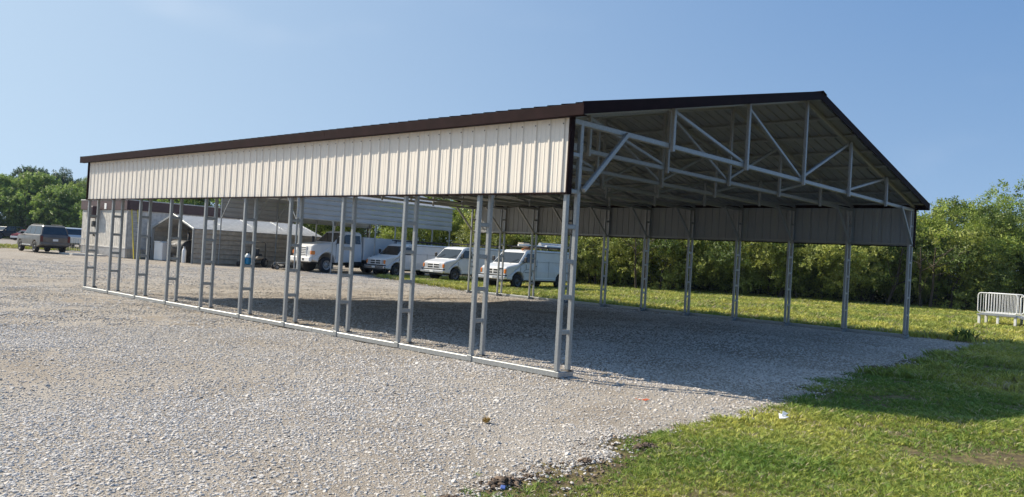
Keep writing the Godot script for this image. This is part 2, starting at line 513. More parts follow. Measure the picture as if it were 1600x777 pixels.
func make_grass():
	var r := RandomNumberGenerator.new(); r.seed = 611
	var meshes := [tuft_mesh(1, 12, 0.38, M.blade), tuft_mesh(2, 12, 0.45, M.blade), tuft_mesh(3, 9, 0.6, M.blade)]
	var eye := Vector2(-8.72, 7.0)
	var yaw := atan2(-0.676, 0.737)
	var near := [[], [], []]; var near_c := [[], [], []]
	var far := [[], [], []]; var far_c := [[], [], []]
	for band in [[3.9, 9.0, 1100.0, 0.055], [9.0, 15.0, 520.0, 0.07], [15.0, 26.0, 130.0, 0.12], [26.0, 60.0, 30.0, 0.17], [60.0, 90.0, 5.0, 0.22]]:
		var area: float = 0.5 * 1.5 * (band[1] * band[1] - band[0] * band[0])
		for i in int(area * band[2]):
			var d := sqrt(lerpf(band[0] * band[0], band[1] * band[1], r.randf()))
			var a := yaw + r.randf_range(-0.75, 0.75)
			var x := eye.x + cos(a) * d
			var z := eye.y + sin(a) * d
			var t := r.randf(); var u := r.randf(); var v := r.randf()
			if z < -79: continue
			var edge := gravel_in(x, z)
			if edge > 0.22: continue
			var pn := patches.get_noise_2d(x * 2.2 + 90.0, z * 2.2)
			if edge > -0.3 and t > 0.35 - edge * 1.8 + 1.2 * pn: continue
			if pn < -0.36 and t > 0.6 + (pn + 0.36) * 3.0: continue        # thin, worn spots
			var s: float = band[3] * (0.6 + 0.8 * u) * (1.0 + 0.5 * pn)
			if d > 15 and edge > -0.9: s *= 1.25
			var k := int(v * 2.99)
			var b := Basis(Vector3.UP, v * 40.0) * Basis.from_scale(Vector3(s * 1.25, s, s * 1.25))
			var tr := Transform3D(b, Vector3(x, ground_y(x, z) - 0.03, z))
			var dry := clampf(0.35 + 0.9 * patches.get_noise_2d(x * 1.3 - 50.0, z * 1.3) + (t - 0.5) * 0.7, 0, 1)
			if d > 15: dry = clampf(dry + 0.25, 0, 1)
			var c := Color(0.110, 0.190, 0.024).lerp(Color(0.42, 0.405, 0.08), dry) * (0.55 + 0.85 * u)
			if v * 7.0 - floorf(v * 7.0) > 0.93: c = Color(0.46, 0.40, 0.24) * (0.7 + 0.5 * u)      # dead straw
			if d < 15: near[k].append(tr); near_c[k].append(c)
			else: far[k].append(tr); far_c[k].append(c)
	for k in 3:
		tag(copies("lawn_grass", meshes[k], near[k], near_c[k], self), "rough mown grass in the near corner beside the gravel", "", "near lawn grass", "stuff")
		tag(copies("field_grass", meshes[k], far[k], far_c[k], self), "yellow-green field grass between the carport and the woods", "", "field grass", "stuff")

# ================================================================ the carport
func make_carport():
	var c := thing("carport", "large open steel carport with cream side sheeting and dark brown roof trim", "carport")
	# ---- legs
	var st := new_st()
	box(st, Vector3(0, EAVE * 0.5, 0), Vector3(0.068, EAVE - 0.10, 0.068), 0.009)
	var leg := mesh_of(st, M.steel)
	st = new_st()
	box(st, Vector3.ZERO, Vector3(0.174, 0.064, 0.060), 0.009)
	var rung := mesh_of(st, M.steel)
	st = new_st()
	box(st, Vector3.ZERO, Vector3(0.34, 0.09, 0.088), 0.012)
	var foot := mesh_of(st, M.steel)
	st = new_st()
	box(st, Vector3.ZERO, Vector3(0.13, 0.012, 0.13), 0.003)
	box(st, Vector3(0.045, 0.015, 0.0), Vector3(0.02, 0.03, 0.02), 0.004)
	var plate_m := mesh_of(st, M.screw)
	for side in 2:
		for k in 11:
			var z := -BAY * k - (0.05 if k == 0 else (-0.05 if k == 10 else 0.0))
			var p := node("ladder_post", c)
			p.position = Vector3(0.0 if side == 0 else WIDE, 0, z)
			p.rotation.y = 0.0 if side == 0 else PI
			put("leg", leg, p, Vector3(0.036, 0.04, 0)); put("leg", leg, p, Vector3(0.278, 0.04, 0))
			for y in [0.63, 1.12, 1.62, 2.11, 2.61, 3.13]: put("rung", rung, p, Vector3(0.157, y, 0))
			put("base_plate", plate_m, p, Vector3(0.278, 0.083, 0))
			if side == 1 or k == 0 or k == 10: put("foot", foot, p, Vector3(0.20, 0.035, -0.001))
	for side in 2:
		var x := 0.046 if side == 0 else WIDE - 0.046
		for j in 2:
			st = new_st()
			var z0 := 0.012 if j == 0 else -6.0
			var z1 := -6.0 if j == 0 else -LONG - 0.012
			box(st, Vector3(x, 0.0445, (z0 + z1) * 0.5), Vector3(0.086, 0.089, absf(z1 - z0) - 0.004), 0.011)
			part("base_rail", st, M.steel, c)
		for k in range(1, 10):
			st = new_st()
			box(st, Vector3(x - 0.05 if side == 0 else x + 0.05, 0.06, -BAY * k), Vector3(0.012, 0.09, 0.10), 0.004)
			part("rail_clip", st, M.steel, c)
	# ---- trusses
	var rise := (ROOF_RIDGE - ROOF_EAVE) / (WIDE * 0.5 + 0.14)
	var under := func(x: float): return ROOF_EAVE + rise * (0.14 + minf(x, WIDE - x)) - 0.11
	st = new_st(); beam(st, Vector3(0.0, EAVE, 0), Vector3(WIDE, EAVE, 0), 0.07, 0.085, 0.01)
	var chord := mesh_of(st, M.steel)
	var tops := []
	for s in 2:
		st = new_st()
		var x0 := 0.0 if s == 0 else WIDE
		beam(st, Vector3(x0, under.call(0.0), 0), Vector3(WIDE * 0.5, under.call(WIDE * 0.5) , 0), 0.07, 0.08, 0.01)
		tops.append(mesh_of(st, M.steel))
	var webs := []
	for i in range(1, 6):
		var x := WIDE * i / 6.0
		st = new_st(); beam(st, Vector3(x, EAVE - 0.10, 0.075), Vector3(x, under.call(x) + 0.02, 0.075), 0.066, 0.066, 0.008)
		webs.append(["vertical", mesh_of(st, M.steel)])
	var ties := [[0.10, 1, 1], [1, 2, 0], [2, 3, 0], [4, 3, 0], [5, 4, 0], [5.90, 5, 1]]
	for t in ties:
		var xa: float = WIDE * t[0] / 6.0
		var xb: float = WIDE * t[1] / 6.0
		st = new_st(); beam(st, Vector3(xa, under.call(xa) - 0.02, 0.003), Vector3(xb, EAVE + 0.05, 0.003), 0.06, 0.06, 0.008)
		webs.append(["diagonal" if t[2] == 0 else "end_diagonal", mesh_of(st, M.steel)])
	var braces := []
	for s in 2:
		st = new_st()
		var xa := 0.30 if s == 0 else WIDE - 0.30
		var xb := 1.32 if s == 0 else WIDE - 1.32
		beam(st, Vector3(xa, SKIRT + 0.05, 0.078), Vector3(xb, EAVE - 0.01, 0.078), 0.06, 0.07, 0.008)
		braces.append(mesh_of(st, M.steel))
	for k in 11:
		var z := -BAY * k - (0.05 if k == 0 else (-0.05 if k == 10 else 0.0))
		var t := node("truss", c)
		t.position.z = z
		put("bottom_chord", chord, t)
		for m in tops: put("top_chord", m, t)
		for w in webs:
			if k == 0 and w[0] == "end_diagonal": continue
			put(w[0].replace("end_", ""), w[1], t)
		for m in braces: put("knee_brace", m, t)
	# ---- purlins
	for s in 2:
		for i in 8:
			var f := (i + 0.12) / 7.25
			var x := lerpf(0.0, WIDE * 0.5, f)
			var y := ROOF_EAVE + rise * (0.14 + x) - 0.040
			if s == 1: x = WIDE - x
			st = new_st()
			box(st, Vector3(x, y - 0.012, -LONG * 0.5), Vector3(0.09, 0.045, LONG + 0.5), 0.006, Basis(Vector3.BACK, atan(rise) * (1 if s == 0 else -1)))
			part("purlin", st, M.steel, c)
	# ---- roof sheets, each a metre wide, brown above; grey below, darkened to deepen the shade
	var over := 0.30
	var sheets := 18
	var sw := (LONG + over * 2) / sheets
	for s in 2:
		var o := Vector3(-0.14 if s == 0 else WIDE + 0.14, ROOF_EAVE, 0)
		var top := Vector3(WIDE * 0.5, ROOF_RIDGE, 0)
		var v := (top - o).normalized()
		var n := Vector3(-v.y, v.x, 0) if s == 0 else Vector3(v.y, -v.x, 0)
		for i in sheets:
			st = new_st()
			var b := o + Vector3(0, 0, over - sw * i)
			var len := o.distance_to(top)
			ribbed(st, b, Vector3.FORWARD, v, n, sw - 0.003, len, sw / 4.0, 0.055, 0.032, sw / 8.0)
			var m := mesh_of(st, M.brown)
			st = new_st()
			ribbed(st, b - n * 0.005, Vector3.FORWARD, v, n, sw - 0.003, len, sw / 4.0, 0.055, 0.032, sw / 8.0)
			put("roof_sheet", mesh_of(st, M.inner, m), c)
	st = new_st()
	for s in [-1, 1]:
		var a := Vector3(WIDE * 0.5, ROOF_RIDGE + 0.062, over + 0.05)
		var b := Vector3(WIDE * 0.5 + s * 0.20, ROOF_RIDGE + 0.062 - 0.20 * rise - 0.012, over + 0.05)
		var l := Vector3(0, 0, -LONG - over * 2 - 0.1)
		plate(st, [a, b, b + l, a + l], Vector3(0, -0.016, 0))
	part("ridge_cap", st, M.brown, c)
	# ---- fascia along the eaves, rake trim along the gables, corner and drip trim
	for s in 2:
		for j in 3:
			var x := -0.155 if s == 0 else WIDE + 0.155
			var z0 := over - 0.0 - (LONG + over * 2) / 3.0 * j
			st = new_st()
			box(st, Vector3(x - (0.002 * j if s == 0 else -0.002 * j), ROOF_EAVE - 0.072, z0 - (LONG + over * 2) / 6.0), Vector3(0.022, 0.160, (LONG + over * 2) / 3.0 + 0.05), 0.004)
			box(st, Vector3(x + (0.05 if s == 0 else -0.05), ROOF_EAVE - 0.144, z0 - (LONG + over * 2) / 6.0), Vector3(0.10, 0.012, (LONG + over * 2) / 3.0))
			part("fascia", st, M.brown, c)
	for e in 2:
		for s in 2:
			var z := over + 0.012 if e == 0 else -LONG - over - 0.012
			var a := Vector3(-0.16 if s == 0 else WIDE + 0.16, ROOF_EAVE - 0.055, z)
			st = new_st()
			beam(st, a, Vector3(WIDE * 0.5, ROOF_RIDGE - 0.035, z), 0.022, 0.17, 0.003)
			part("rake_trim", st, M.brown, c)
	# ---- side sheeting between the fascia and the open bays
	var pn := 17
	var pw := LONG / pn
	for s in 2:
		var x := -0.006 if s == 0 else WIDE + 0.006
		var n := Vector3.LEFT if s == 0 else Vector3.RIGHT
		for i in pn:
			st = new_st()
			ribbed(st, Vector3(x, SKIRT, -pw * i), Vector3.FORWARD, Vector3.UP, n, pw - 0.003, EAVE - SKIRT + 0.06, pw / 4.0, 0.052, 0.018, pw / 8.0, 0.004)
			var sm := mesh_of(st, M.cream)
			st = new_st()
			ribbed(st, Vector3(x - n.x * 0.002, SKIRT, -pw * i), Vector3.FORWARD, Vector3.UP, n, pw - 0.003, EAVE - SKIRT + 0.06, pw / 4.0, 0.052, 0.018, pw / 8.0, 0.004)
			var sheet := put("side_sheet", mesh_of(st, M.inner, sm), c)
			if s == 0:
				st = new_st()
				for y in [EAVE - 0.05]:
					for j in 4: box(st, Vector3(-0.027, y, -pw * (i + (j + 0.5) / 4.0)), Vector3(0.008, 0.016, 0.016))
				part("screws", st, M.screw, sheet)
		for z in [0.006, -LONG - 0.006]:
			st = new_st()
			box(st, Vector3(x + n.x * 0.012, (SKIRT + EAVE) * 0.5 + 0.02, z), Vector3(0.075, EAVE - SKIRT + 0.09, 0.030), 0.004)
			box(st, Vector3(x - n.x * 0.045, (SKIRT + EAVE) * 0.5 + 0.02, z), Vector3(0.05, EAVE - SKIRT + 0.09, 0.012), 0.002)
			part("corner_trim", st, M.brown, c)
		st = new_st()
		box(st, Vector3(x + n.x * 0.012, SKIRT - 0.012, -LONG * 0.5), Vector3(0.06, 0.024, LONG + 0.03), 0.004)
		part("drip_trim", st, M.brown, c)
		st = new_st()
		box(st, Vector3(0.032 if s == 0 else WIDE - 0.032, SKIRT + 0.055, -LONG * 0.5), Vector3(0.05, 0.05, LONG - 0.1), 0.005)
		part("side_girt", st, M.steel, c, Vector3((0.09 if s == 0 else -0.09), 0, 0))
	# the jug left on a rung
	var j := thing("jug", "translucent jug of blue washer fluid standing on a rung of a carport post", "jug", Vector3(0.157, 1.153, -BAY * 5.0), 0.5)
	st = new_st()
	box(st, Vector3(0, 0.075, 0), Vector3(0.145, 0.15, 0.10), 0.02)
	part("liquid_body", st, mat(Color(0.01, 0.20, 0.42), 0.2), j)
	st = new_st()
	lathe(st, [Vector2(0.07, 0.151), Vector2(0.062, 0.19), Vector2(0.03, 0.225), Vector2(0.022, 0.235), Vector2(0.0, 0.235)], 14, Basis.IDENTITY)
	tube(st, [Vector3(0.0, 0.225, 0), Vector3(0.045, 0.225, 0), Vector3(0.068, 0.195, 0), Vector3(0.066, 0.14, 0)], 0.010, 6)
	part("neck", st, mat(Color(0.60, 0.68, 0.72), 0.25), j)
	st = new_st(); lathe(st, [Vector2(0.0, 0.265), Vector2(0.021, 0.265), Vector2(0.023, 0.235), Vector2(0.0, 0.235)], 12, Basis.IDENTITY, Vector3.ZERO, false)
	part("cap", st, M.black, j)

# ================================================================ buildings behind
func make_trailer():
	# office trailer: end wall at x = 14, long side at z = -49.6
	var t := thing("office_trailer", "cream office trailer with maroon band under its flat roof", "trailer", Vector3(14, 0, -49.6))
	var w := 8.2; var l := 13.0; var h := 3.3
	var st := new_st()
	box(st, Vector3(l * 0.5, 1.95, -w * 0.5), Vector3(l - 0.06, 3.6, w - 0.06))
	part("body_core", st, M.siding, t)
	for i in 7:
		st = new_st(); var pw := w / 7.0
		ribbed(st, Vector3(0, 0.72, -pw * i), Vector3.FORWARD, Vector3.UP, Vector3.LEFT, pw - 0.008, h - 0.72, pw / 4.0, 0.03, 0.012, pw / 8.0)
		part("siding_panel", st, M.siding, t)
		st = new_st()
		ribbed(st, Vector3(-0.01, 0.02, -pw * i), Vector3.FORWARD, Vector3.UP, Vector3.LEFT, pw - 0.01, 0.60, pw / 6.0, 0.05, 0.02, pw / 12.0)
		part("skirting_panel", st, M.white_sheet, t)
	for i in 11:
		st = new_st(); var pw := l / 11.0
		ribbed(st, Vector3(pw * i, 0.72, 0.0), Vector3.RIGHT, Vector3.UP, Vector3.BACK, pw - 0.008, h - 0.72, pw / 4.0, 0.03, 0.012, pw / 8.0)
		part("siding_panel", st, M.siding, t)
		st = new_st()
		ribbed(st, Vector3(pw * i, 0.02, 0.01), Vector3.RIGHT, Vector3.UP, Vector3.BACK, pw - 0.01, 0.60, pw / 6.0, 0.05, 0.02, pw / 12.0)
		part("skirting_panel", st, M.tan, t)
	st = new_st()
	box(st, Vector3(-0.02, 0.67, -w * 0.5), Vector3(0.05, 0.09, w + 0.02), 0.01)
	box(st, Vector3(l * 0.5, 0.67, 0.02), Vector3(l + 0.02, 0.09, 0.05), 0.01)
	part("belt_trim", st, M.white_sheet, t)
	st = new_st(); box(st, Vector3(-0.05, (h + 3.97) * 0.5, -w * 0.5), Vector3(0.12, 3.97 - h, w + 0.2), 0.02); part("roof_band", st, M.band, t)
	st = new_st(); box(st, Vector3(l * 0.5 + 0.02, (h + 3.97) * 0.5, 0.05), Vector3(l, 3.97 - h, 0.12), 0.02); part("roof_band", st, M.band, t)
	st = new_st(); box(st, Vector3(l * 0.5, 4.0, -w * 0.5), Vector3(l + 0.28, 0.07, w + 0.28), 0.02); part("roof_edge", st, M.white_sheet, t)
	st = new_st(); box(st, Vector3(-0.015, 1.95, 0.015), Vector3(0.07, 2.6, 0.07), 0.01); part("corner_post", st, M.white_sheet, t)
	# boxes on the end wall
	var ac := node("air_conditioner", t)
	st = new_st(); box(st, Vector3(-0.28, 3.1, -5.35), Vector3(0.5, 0.85, 1.05), 0.03); part("cabinet", st, M.band, ac)
	st = new_st()
	for i in 7: box(st, Vector3(-0.545, 2.82 + i * 0.09, -5.35), Vector3(0.02, 0.03, 0.9))
	part("louvre", st, M.black, ac)
	st = new_st(); box(st, Vector3(-0.12, 2.25, -5.45), Vector3(0.22, 0.42, 0.62), 0.02)
	box(st, Vector3(-0.24, 2.25, -5.45), Vector3(0.02, 0.2, 0.3), 0.005); part("meter_box", st, M.black, t)
	st = new_st(); box(st, Vector3(-0.12, 3.55, -3.6), Vector3(0.03, 0.42, 0.36), 0.005); part("notice_board", st, M.white_matt, t)
	st = new_st(); box(st, Vector3(-0.08, 1.45, -5.6), Vector3(0.12, 0.16, 0.14), 0.02); part("hose_tap", st, M.black, t)
	# window and door on the shaded side
	for x in [5.2, 9.2]:
		st = new_st(); box(st, Vector3(x, 2.3, 0.02), Vector3(1.0, 1.1, 0.06), 0.01); var wf := part("window", st, M.white_sheet, t)
		st = new_st(); box(st, Vector3(x, 2.3, 0.052), Vector3(0.86, 0.96, 0.012)); part("pane", st, M.glass, wf)
	# yellow ladder against the shaded side, near the corner
	var y := thing("extension_ladder", "yellow extension ladder leaning against the trailer corner", "ladder", Vector3(14.42, 0, -49.05))
	for s in [-1, 1]:
		st = new_st(); beam(st, Vector3(s * 0.2, 0, 0.35), Vector3(s * 0.2, 3.35, -0.48), 0.05, 0.09, 0.008); part("side_rail", st, M.yellow, y)
	for i in 10:
		st = new_st(); var f := (i + 0.7) / 10.5
		var p := Vector3(0, 3.35 * f, lerpf(0.35, -0.48, f))
		tube(st, [p - Vector3(0.18, 0, 0), p + Vector3(0.18, 0, 0)], 0.018, 6); part("rung", st, M.rim, y)
	var k := thing("wire_rack", "dark wire rack of oddments beside the yellow ladder", "rack", Vector3(15.7, 0, -48.95))
	for s in [-1, 1]:
		for s2 in [-1, 1]:
			st = new_st(); beam(st, Vector3(s * 0.42, 0, s2 * 0.22), Vector3(s * 0.42, 1.55, s2 * 0.22), 0.03, 0.03); part("post", st, M.black, k)
	for i in 5:
		st = new_st(); box(st, Vector3(0, 0.15 + i * 0.33, 0), Vector3(0.86, 0.025, 0.46)); part("shelf", st, M.black, k)
		st = new_st()
		for q in 3: box(st, Vector3(-0.28 + q * 0.28, 0.24 + i * 0.33, 0), Vector3(0.18, 0.14 + 0.03 * q, 0.3), 0.01)
		if i < 4: part("box", st, M.tan if i % 2 else M.black, k)

func gable_frame(st: SurfaceTool, x: float, z0: float, z1: float, eave: float, ridge: float, w: float):
	# a bent tube frame: leg, rounded eave, rafter
	var zm := (z0 + z1) * 0.5
	for s in 2:
		var z := z0 if s == 0 else z1
		var g := signf(zm - z)
		tube(st, [Vector3(x, 0, z), Vector3(x, eave - 0.25, z), Vector3(x, eave - 0.05, z + g * 0.06), Vector3(x, eave + 0.12, z + g * 0.35), Vector3(x, ridge, zm)], w, 6)

func make_shed():
	var s := thing("metal_garage", "tan metal garage with horizontal siding and an open gable end", "garage", Vector3(15.4, 0, -48.7))
	var l := 9.6; var w := 6.0; var e := 2.22; var r := 3.10
	var st := new_st()
	for i in 5: gable_frame(st, 0.05 + i * (l - 0.1) / 4.0, 0.05, w - 0.05, e, r, 0.035)
	part("frame", st, M.steel, s)
	for side in 2:
		for i in 7:
			st = new_st()
			var n := Vector3.BACK if side == 1 else Vector3.FORWARD
			ribbed(st, Vector3(0, i * e / 7.0 + 0.02, w if side == 1 else 0.0), Vector3.UP, Vector3.RIGHT, n, e / 7.0 - (0.024 if side == 1 else 0.004), l, e / 7.0, 0.06, 0.035, 0.06)
			part("siding_panel", st, M.tan, s)
		for i in 5:
			var o := Vector3(0, e + 0.02, w + 0.06 if side == 1 else -0.06)
			var top := Vector3(0, r, w * 0.5)
			var d := (top - o) / 5.0
			var n := Vector3.RIGHT.cross(d).normalized()
			if n.y < 0: n = -n
			st = new_st()
			ribbed(st, o + d * i, d.normalized(), Vector3.RIGHT, n, d.length() - 0.005, l + 0.1, d.length() * 0.5, 0.06, 0.02, 0.08)
			part("roof_sheet", st, M.white_sheet, s)
	st = new_st()
	plate(st, [Vector3(l, 0, 0.0), Vector3(l, e, 0), Vector3(l, r - 0.02, w * 0.5), Vector3(l, e, w), Vector3(l, 0, w)], Vector3(0.03, 0, 0))
	part("back_wall", st, M.tan, s)
	st = new_st()
	for q in 2:
		var z := 0.0 if q == 0 else w
		beam(st, Vector3(-0.03, 0, z), Vector3(-0.03, e, z), 0.10, 0.10, 0.01)
		beam(st, Vector3(-0.03, e, z), Vector3(-0.03, r + 0.03, w * 0.5), 0.05, 0.12, 0.01)
	part("gable_trim", st, M.steel, s)
	# what stands in its mouth
	var c := thing("utility_cabinet", "white utility cabinet standing in the mouth of the tan garage", "cabinet", Vector3(15.25, 0, -47.4))
	st = new_st(); box(st, Vector3(0.3, 0.62, 0), Vector3(0.6, 1.2, 1.25), 0.02); part("case", st, M.white_matt, c)
	st = new_st(); box(st, Vector3(0.3, 1.26, -0.15), Vector3(0.68, 0.08, 0.9), 0.015); part("lid", st, M.white_matt, c)
	st = new_st(); box(st, Vector3(0.0, 0.62, -0.31), Vector3(0.02, 1.1, 0.56), 0.005); box(st, Vector3(0.0, 0.62, 0.31), Vector3(0.02, 1.1, 0.56), 0.005); part("door", st, M.white_matt, c)
	var b := thing("barrel_smoker", "black barrel smoker with chrome fittings inside the garage mouth", "smoker", Vector3(15.5, 0, -45.2))
	st = new_st(); lathe(st, [Vector2(0, -1.0), Vector2(0.5, -1.0), Vector2(0.55, -0.94), Vector2(0.55, 0.94), Vector2(0.5, 1.0), Vector2(0, 1.0)], 20, Basis(Vector3.RIGHT, PI * 0.5), Vector3(0.4, 0.92, 0)); part("drum", st, M.black, b)
	st = new_st(); box(st, Vector3(0.4, 0.25, 0), Vector3(0.7, 0.5, 1.7), 0.03); part("base", st, M.black, b)
	st = new_st(); lathe(st, [Vector2(0.08, 0), Vector2(0.08, 0.6), Vector2(0, 0.6)], 10, Basis.IDENTITY, Vector3(0.5, 1.35, 0.6)); part("chimney", st, M.black, b)
	st = new_st(); tube(st, [Vector3(-0.2, 1.2, -0.7), Vector3(-0.26, 1.15, -0.5), Vector3(-0.26, 1.15, 0.1), Vector3(-0.2, 1.2, 0.3)], 0.03, 6)
	box(st, Vector3(-0.17, 1.28, -0.9), Vector3(0.12, 0.3, 0.22), 0.02); part("handle", st, M.chrome, b)
	var d := thing("propane_tank", "narrow white gas bottle by the garage's front corner", "gas bottle", Vector3(15.1, 0, -43.25))
	st = new_st(); lathe(st, [Vector2(0, 0.02), Vector2(0.12, 0.02), Vector2(0.13, 0.06), Vector2(0.13, 0.80), Vector2(0.09, 0.92), Vector2(0.04, 0.96), Vector2(0, 0.96)], 16, Basis.IDENTITY); part("tank_body", st, M.white_matt, d)
	st = new_st(); lathe(st, [Vector2(0.07, 0.94), Vector2(0.07, 1.06), Vector2(0.0, 1.06)], 12, Basis.IDENTITY); part("valve_guard", st, M.rim, d)

func make_second_carport():
	var c := thing("grey_carport", "tall open carport with grey horizontal side panels sheltering the white truck", "carport", Vector3(17.0, 0, -33.5))
	var l := 12.2; var w := 9.0; var lo := 3.13; var hi := 4.62; var ridge := 5.9
	var st: SurfaceTool
	for side in 2:
		var z := 0.0 if side == 0 else -w
		for i in 8:
			var x := 0.98 + i * (l - 1.1) / 7.0
			if i == 0: x = 0.05
			st = new_st(); tube(st, [Vector3(x, 0, z - 0.06 if side == 0 else z + 0.06), Vector3(x, hi, z - 0.06 if side == 0 else z + 0.06)], 0.045, 8); part("post", st, M.steel, c)
			st = new_st(); beam(st, Vector3(x, lo - 0.15, z + (-0.06 if side == 0 else 0.06)), Vector3(x, hi + 0.05, z + (-1.4 if side == 0 else 1.4)), 0.05, 0.05, 0.005); part("knee_brace", st, M.steel, c)
		for i in 5:
			var ph := (hi - lo) / 5.0
			st = new_st()
			ribbed(st, Vector3(0, lo + ph * i, z), Vector3.UP, Vector3.RIGHT, Vector3.BACK if side == 0 else Vector3.FORWARD, ph - (0.022 if side == 0 else 0.006), l, ph, 0.07, 0.04, 0.07)
			part("siding_panel", st, M.grey_sheet, c)
		for i in 8:
			var o := Vector3(-0.1, hi + 0.03, z + (0.12 if side == 0 else -0.12))
			var d := (Vector3(-0.1, ridge, -w * 0.5) - o) / 8.0
			var n := Vector3.RIGHT.cross(d).normalized()
			if n.y < 0: n = -n
			st = new_st(); ribbed(st, o + d * i, d.normalized(), Vector3.RIGHT, n, d.length() - 0.005, l + 0.2, d.length() * 0.5, 0.06, 0.02, 0.1)
			part("roof_sheet", st, M.white_sheet, c)
		st = new_st(); box(st, Vector3(l * 0.5, hi + 0.03, z + (0.13 if side == 0 else -0.13)), Vector3(l + 0.2, 0.07, 0.03), 0.005); part("eave_trim", st, M.white_sheet, c)
	for i in 8:
		var x := 0.98 + i * (l - 1.1) / 7.0
		if i == 0: x = 0.05
		st = new_st()
		beam(st, Vector3(x, hi, -0.06), Vector3(x, ridge - 0.06, -w * 0.5), 0.06, 0.06); beam(st, Vector3(x, hi, -w + 0.06), Vector3(x, ridge - 0.06, -w * 0.5), 0.06, 0.06)
		part("rafter", st, M.steel, c)

# ================================================================ vehicles (local: nose at x = 0 pointing to -x, length along +x)
func arch(x: float, r: float, y: float, n := 7) -> Array:
	# wheel opening seen from the side, walked from high x to low x along the sill
	var l := []
	for i in n + 1:
		var a := PI * i / n
		l.append(Vector2(x + cos(a) * r, y + sin(a) * r))
	return l

func shell(outline: Array, half: float, ty: float, tumble: float, ch: float, nose_taper := 0.0) -> SurfaceTool:
	var n := outline.size()
	var st := new_st()
	var area := 0.0
	for i in n: area += outline[i].cross(outline[(i + 1) % n])
	var sgn := signf(area)
	var inset := PackedVector2Array()
	for i in n:
		var d0: Vector2 = (outline[i] - outline[(i + n - 1) % n]).normalized()
		var d1: Vector2 = (outline[(i + 1) % n] - outline[i]).normalized()
		var nn := (Vector2(-d0.y, d0.x) + Vector2(-d1.y, d1.x)) * sgn
		inset.append(outline[i] + nn.normalized() * ch)
	var hw := func(p: Vector2): return half - maxf(0, p.y - ty) * tumble - nose_taper * maxf(0, 1.0 - p.x) * maxf(0, 1.0 - p.x)
	var idx := Geometry2D.triangulate_polygon(inset)
	for s in [-1.0, 1.0]:
		for i in range(0, idx.size(), 3):
			var t := []
			for k in 3:
				var p := inset[idx[i + k]]
				t.append(Vector3(p.x, p.y, s * hw.call(p)))
			if ((t[1] - t[0]).cross(t[2] - t[0]).z > 0) == (s > 0): t.reverse()
			tri(st, t[0], t[1], t[2])
		for i in n:
			var j := (i + 1) % n
			var a := Vector3(inset[i].x, inset[i].y, s * hw.call(inset[i])); var b := Vector3(inset[j].x, inset[j].y, s * hw.call(inset[j]))
			var a2 := Vector3(outline[i].x, outline[i].y, s * (hw.call(outline[i]) - ch)); var b2 := Vector3(outline[j].x, outline[j].y, s * (hw.call(outline[j]) - ch))
			if (s > 0) == (sgn > 0): quad(st, b, a, a2, b2)
			else: quad(st, a, b, b2, a2)
	for i in n:
		var j := (i + 1) % n
		var wa: float = hw.call(outline[i]) - ch
		var wb: float = hw.call(outline[j]) - ch
		var q := [Vector3(outline[i].x, outline[i].y, wa), Vector3(outline[j].x, outline[j].y, wb), Vector3(outline[j].x, outline[j].y, -wb), Vector3(outline[i].x, outline[i].y, -wa)]
		if sgn > 0: q.reverse()
		quad(st, q[0], q[1], q[2], q[3])
	return st

func side_pane(pts: Array, half: float, ty: float, tumble: float, s: float, out := 0.006) -> SurfaceTool:
	var st := new_st()
	var l := []
	for p in pts: l.append(Vector3(p.x, p.y, s * (half - maxf(0, p.y - ty) * tumble + 0.001)))
	plate(st, l, Vector3(0, 0, s * out))
	return st

func cross_pane(a: Vector2, b: Vector2, wa: float, wb: float, f0: float, f1: float, out: float) -> SurfaceTool:
	# a pane across the body on the slope from a (low) to b (high), wa / wb half-widths
	var st := new_st()
	var d := b - a
	var n := Vector2(-d.y, d.x).normalized()
	if n.x > 0: n = -n
	if out < 0: n = -n
	var p := a + d * f0; var q := a + d * f1
	var w0 := lerpf(wa, wb, f0); var w1 := lerpf(wa, wb, f1)
	plate(st, [Vector3(p.x, p.y, w0), Vector3(q.x, q.y, w1), Vector3(q.x, q.y, -w1), Vector3(p.x, p.y, -w0)], Vector3(n.x, n.y, 0) * absf(out))
	return st

func wheel(parent: Node, at: Vector3, r: float, w: float, s: float, holes := 5, rim: Material = M.rim):
	var o := node("wheel", parent)
	o.position = at
	var ax := Basis(Vector3.RIGHT, PI * 0.5 * s)
	var st := new_st()
	lathe(st, [Vector2(r * 0.60, w * 0.5), Vector2(r * 0.92, w * 0.5), Vector2(r, w * 0.32), Vector2(r, -w * 0.4), Vector2(r * 0.9, -w * 0.5), Vector2(0, -w * 0.5)], 22, ax)
	part("tyre", st, M.rubber, o)
	st = new_st()
	lathe(st, [Vector2(r * 0.61, w * 0.46), Vector2(r * 0.55, w * 0.44), Vector2(r * 0.5, w * 0.25), Vector2(r * 0.22, w * 0.32), Vector2(r * 0.18, w * 0.46), Vector2(0, w * 0.46)], 18, ax)
	part("rim", st, rim, o)
	st = new_st()
	for i in holes:
		var a := TAU * i / holes
		lathe(st, [Vector2(r * 0.075, 0.012), Vector2(0, 0.012)], 8, ax, ax * Vector3(cos(a) * r * 0.37, w * 0.285, sin(a) * r * 0.37))
	part("wheel_holes", st, M.black, o)

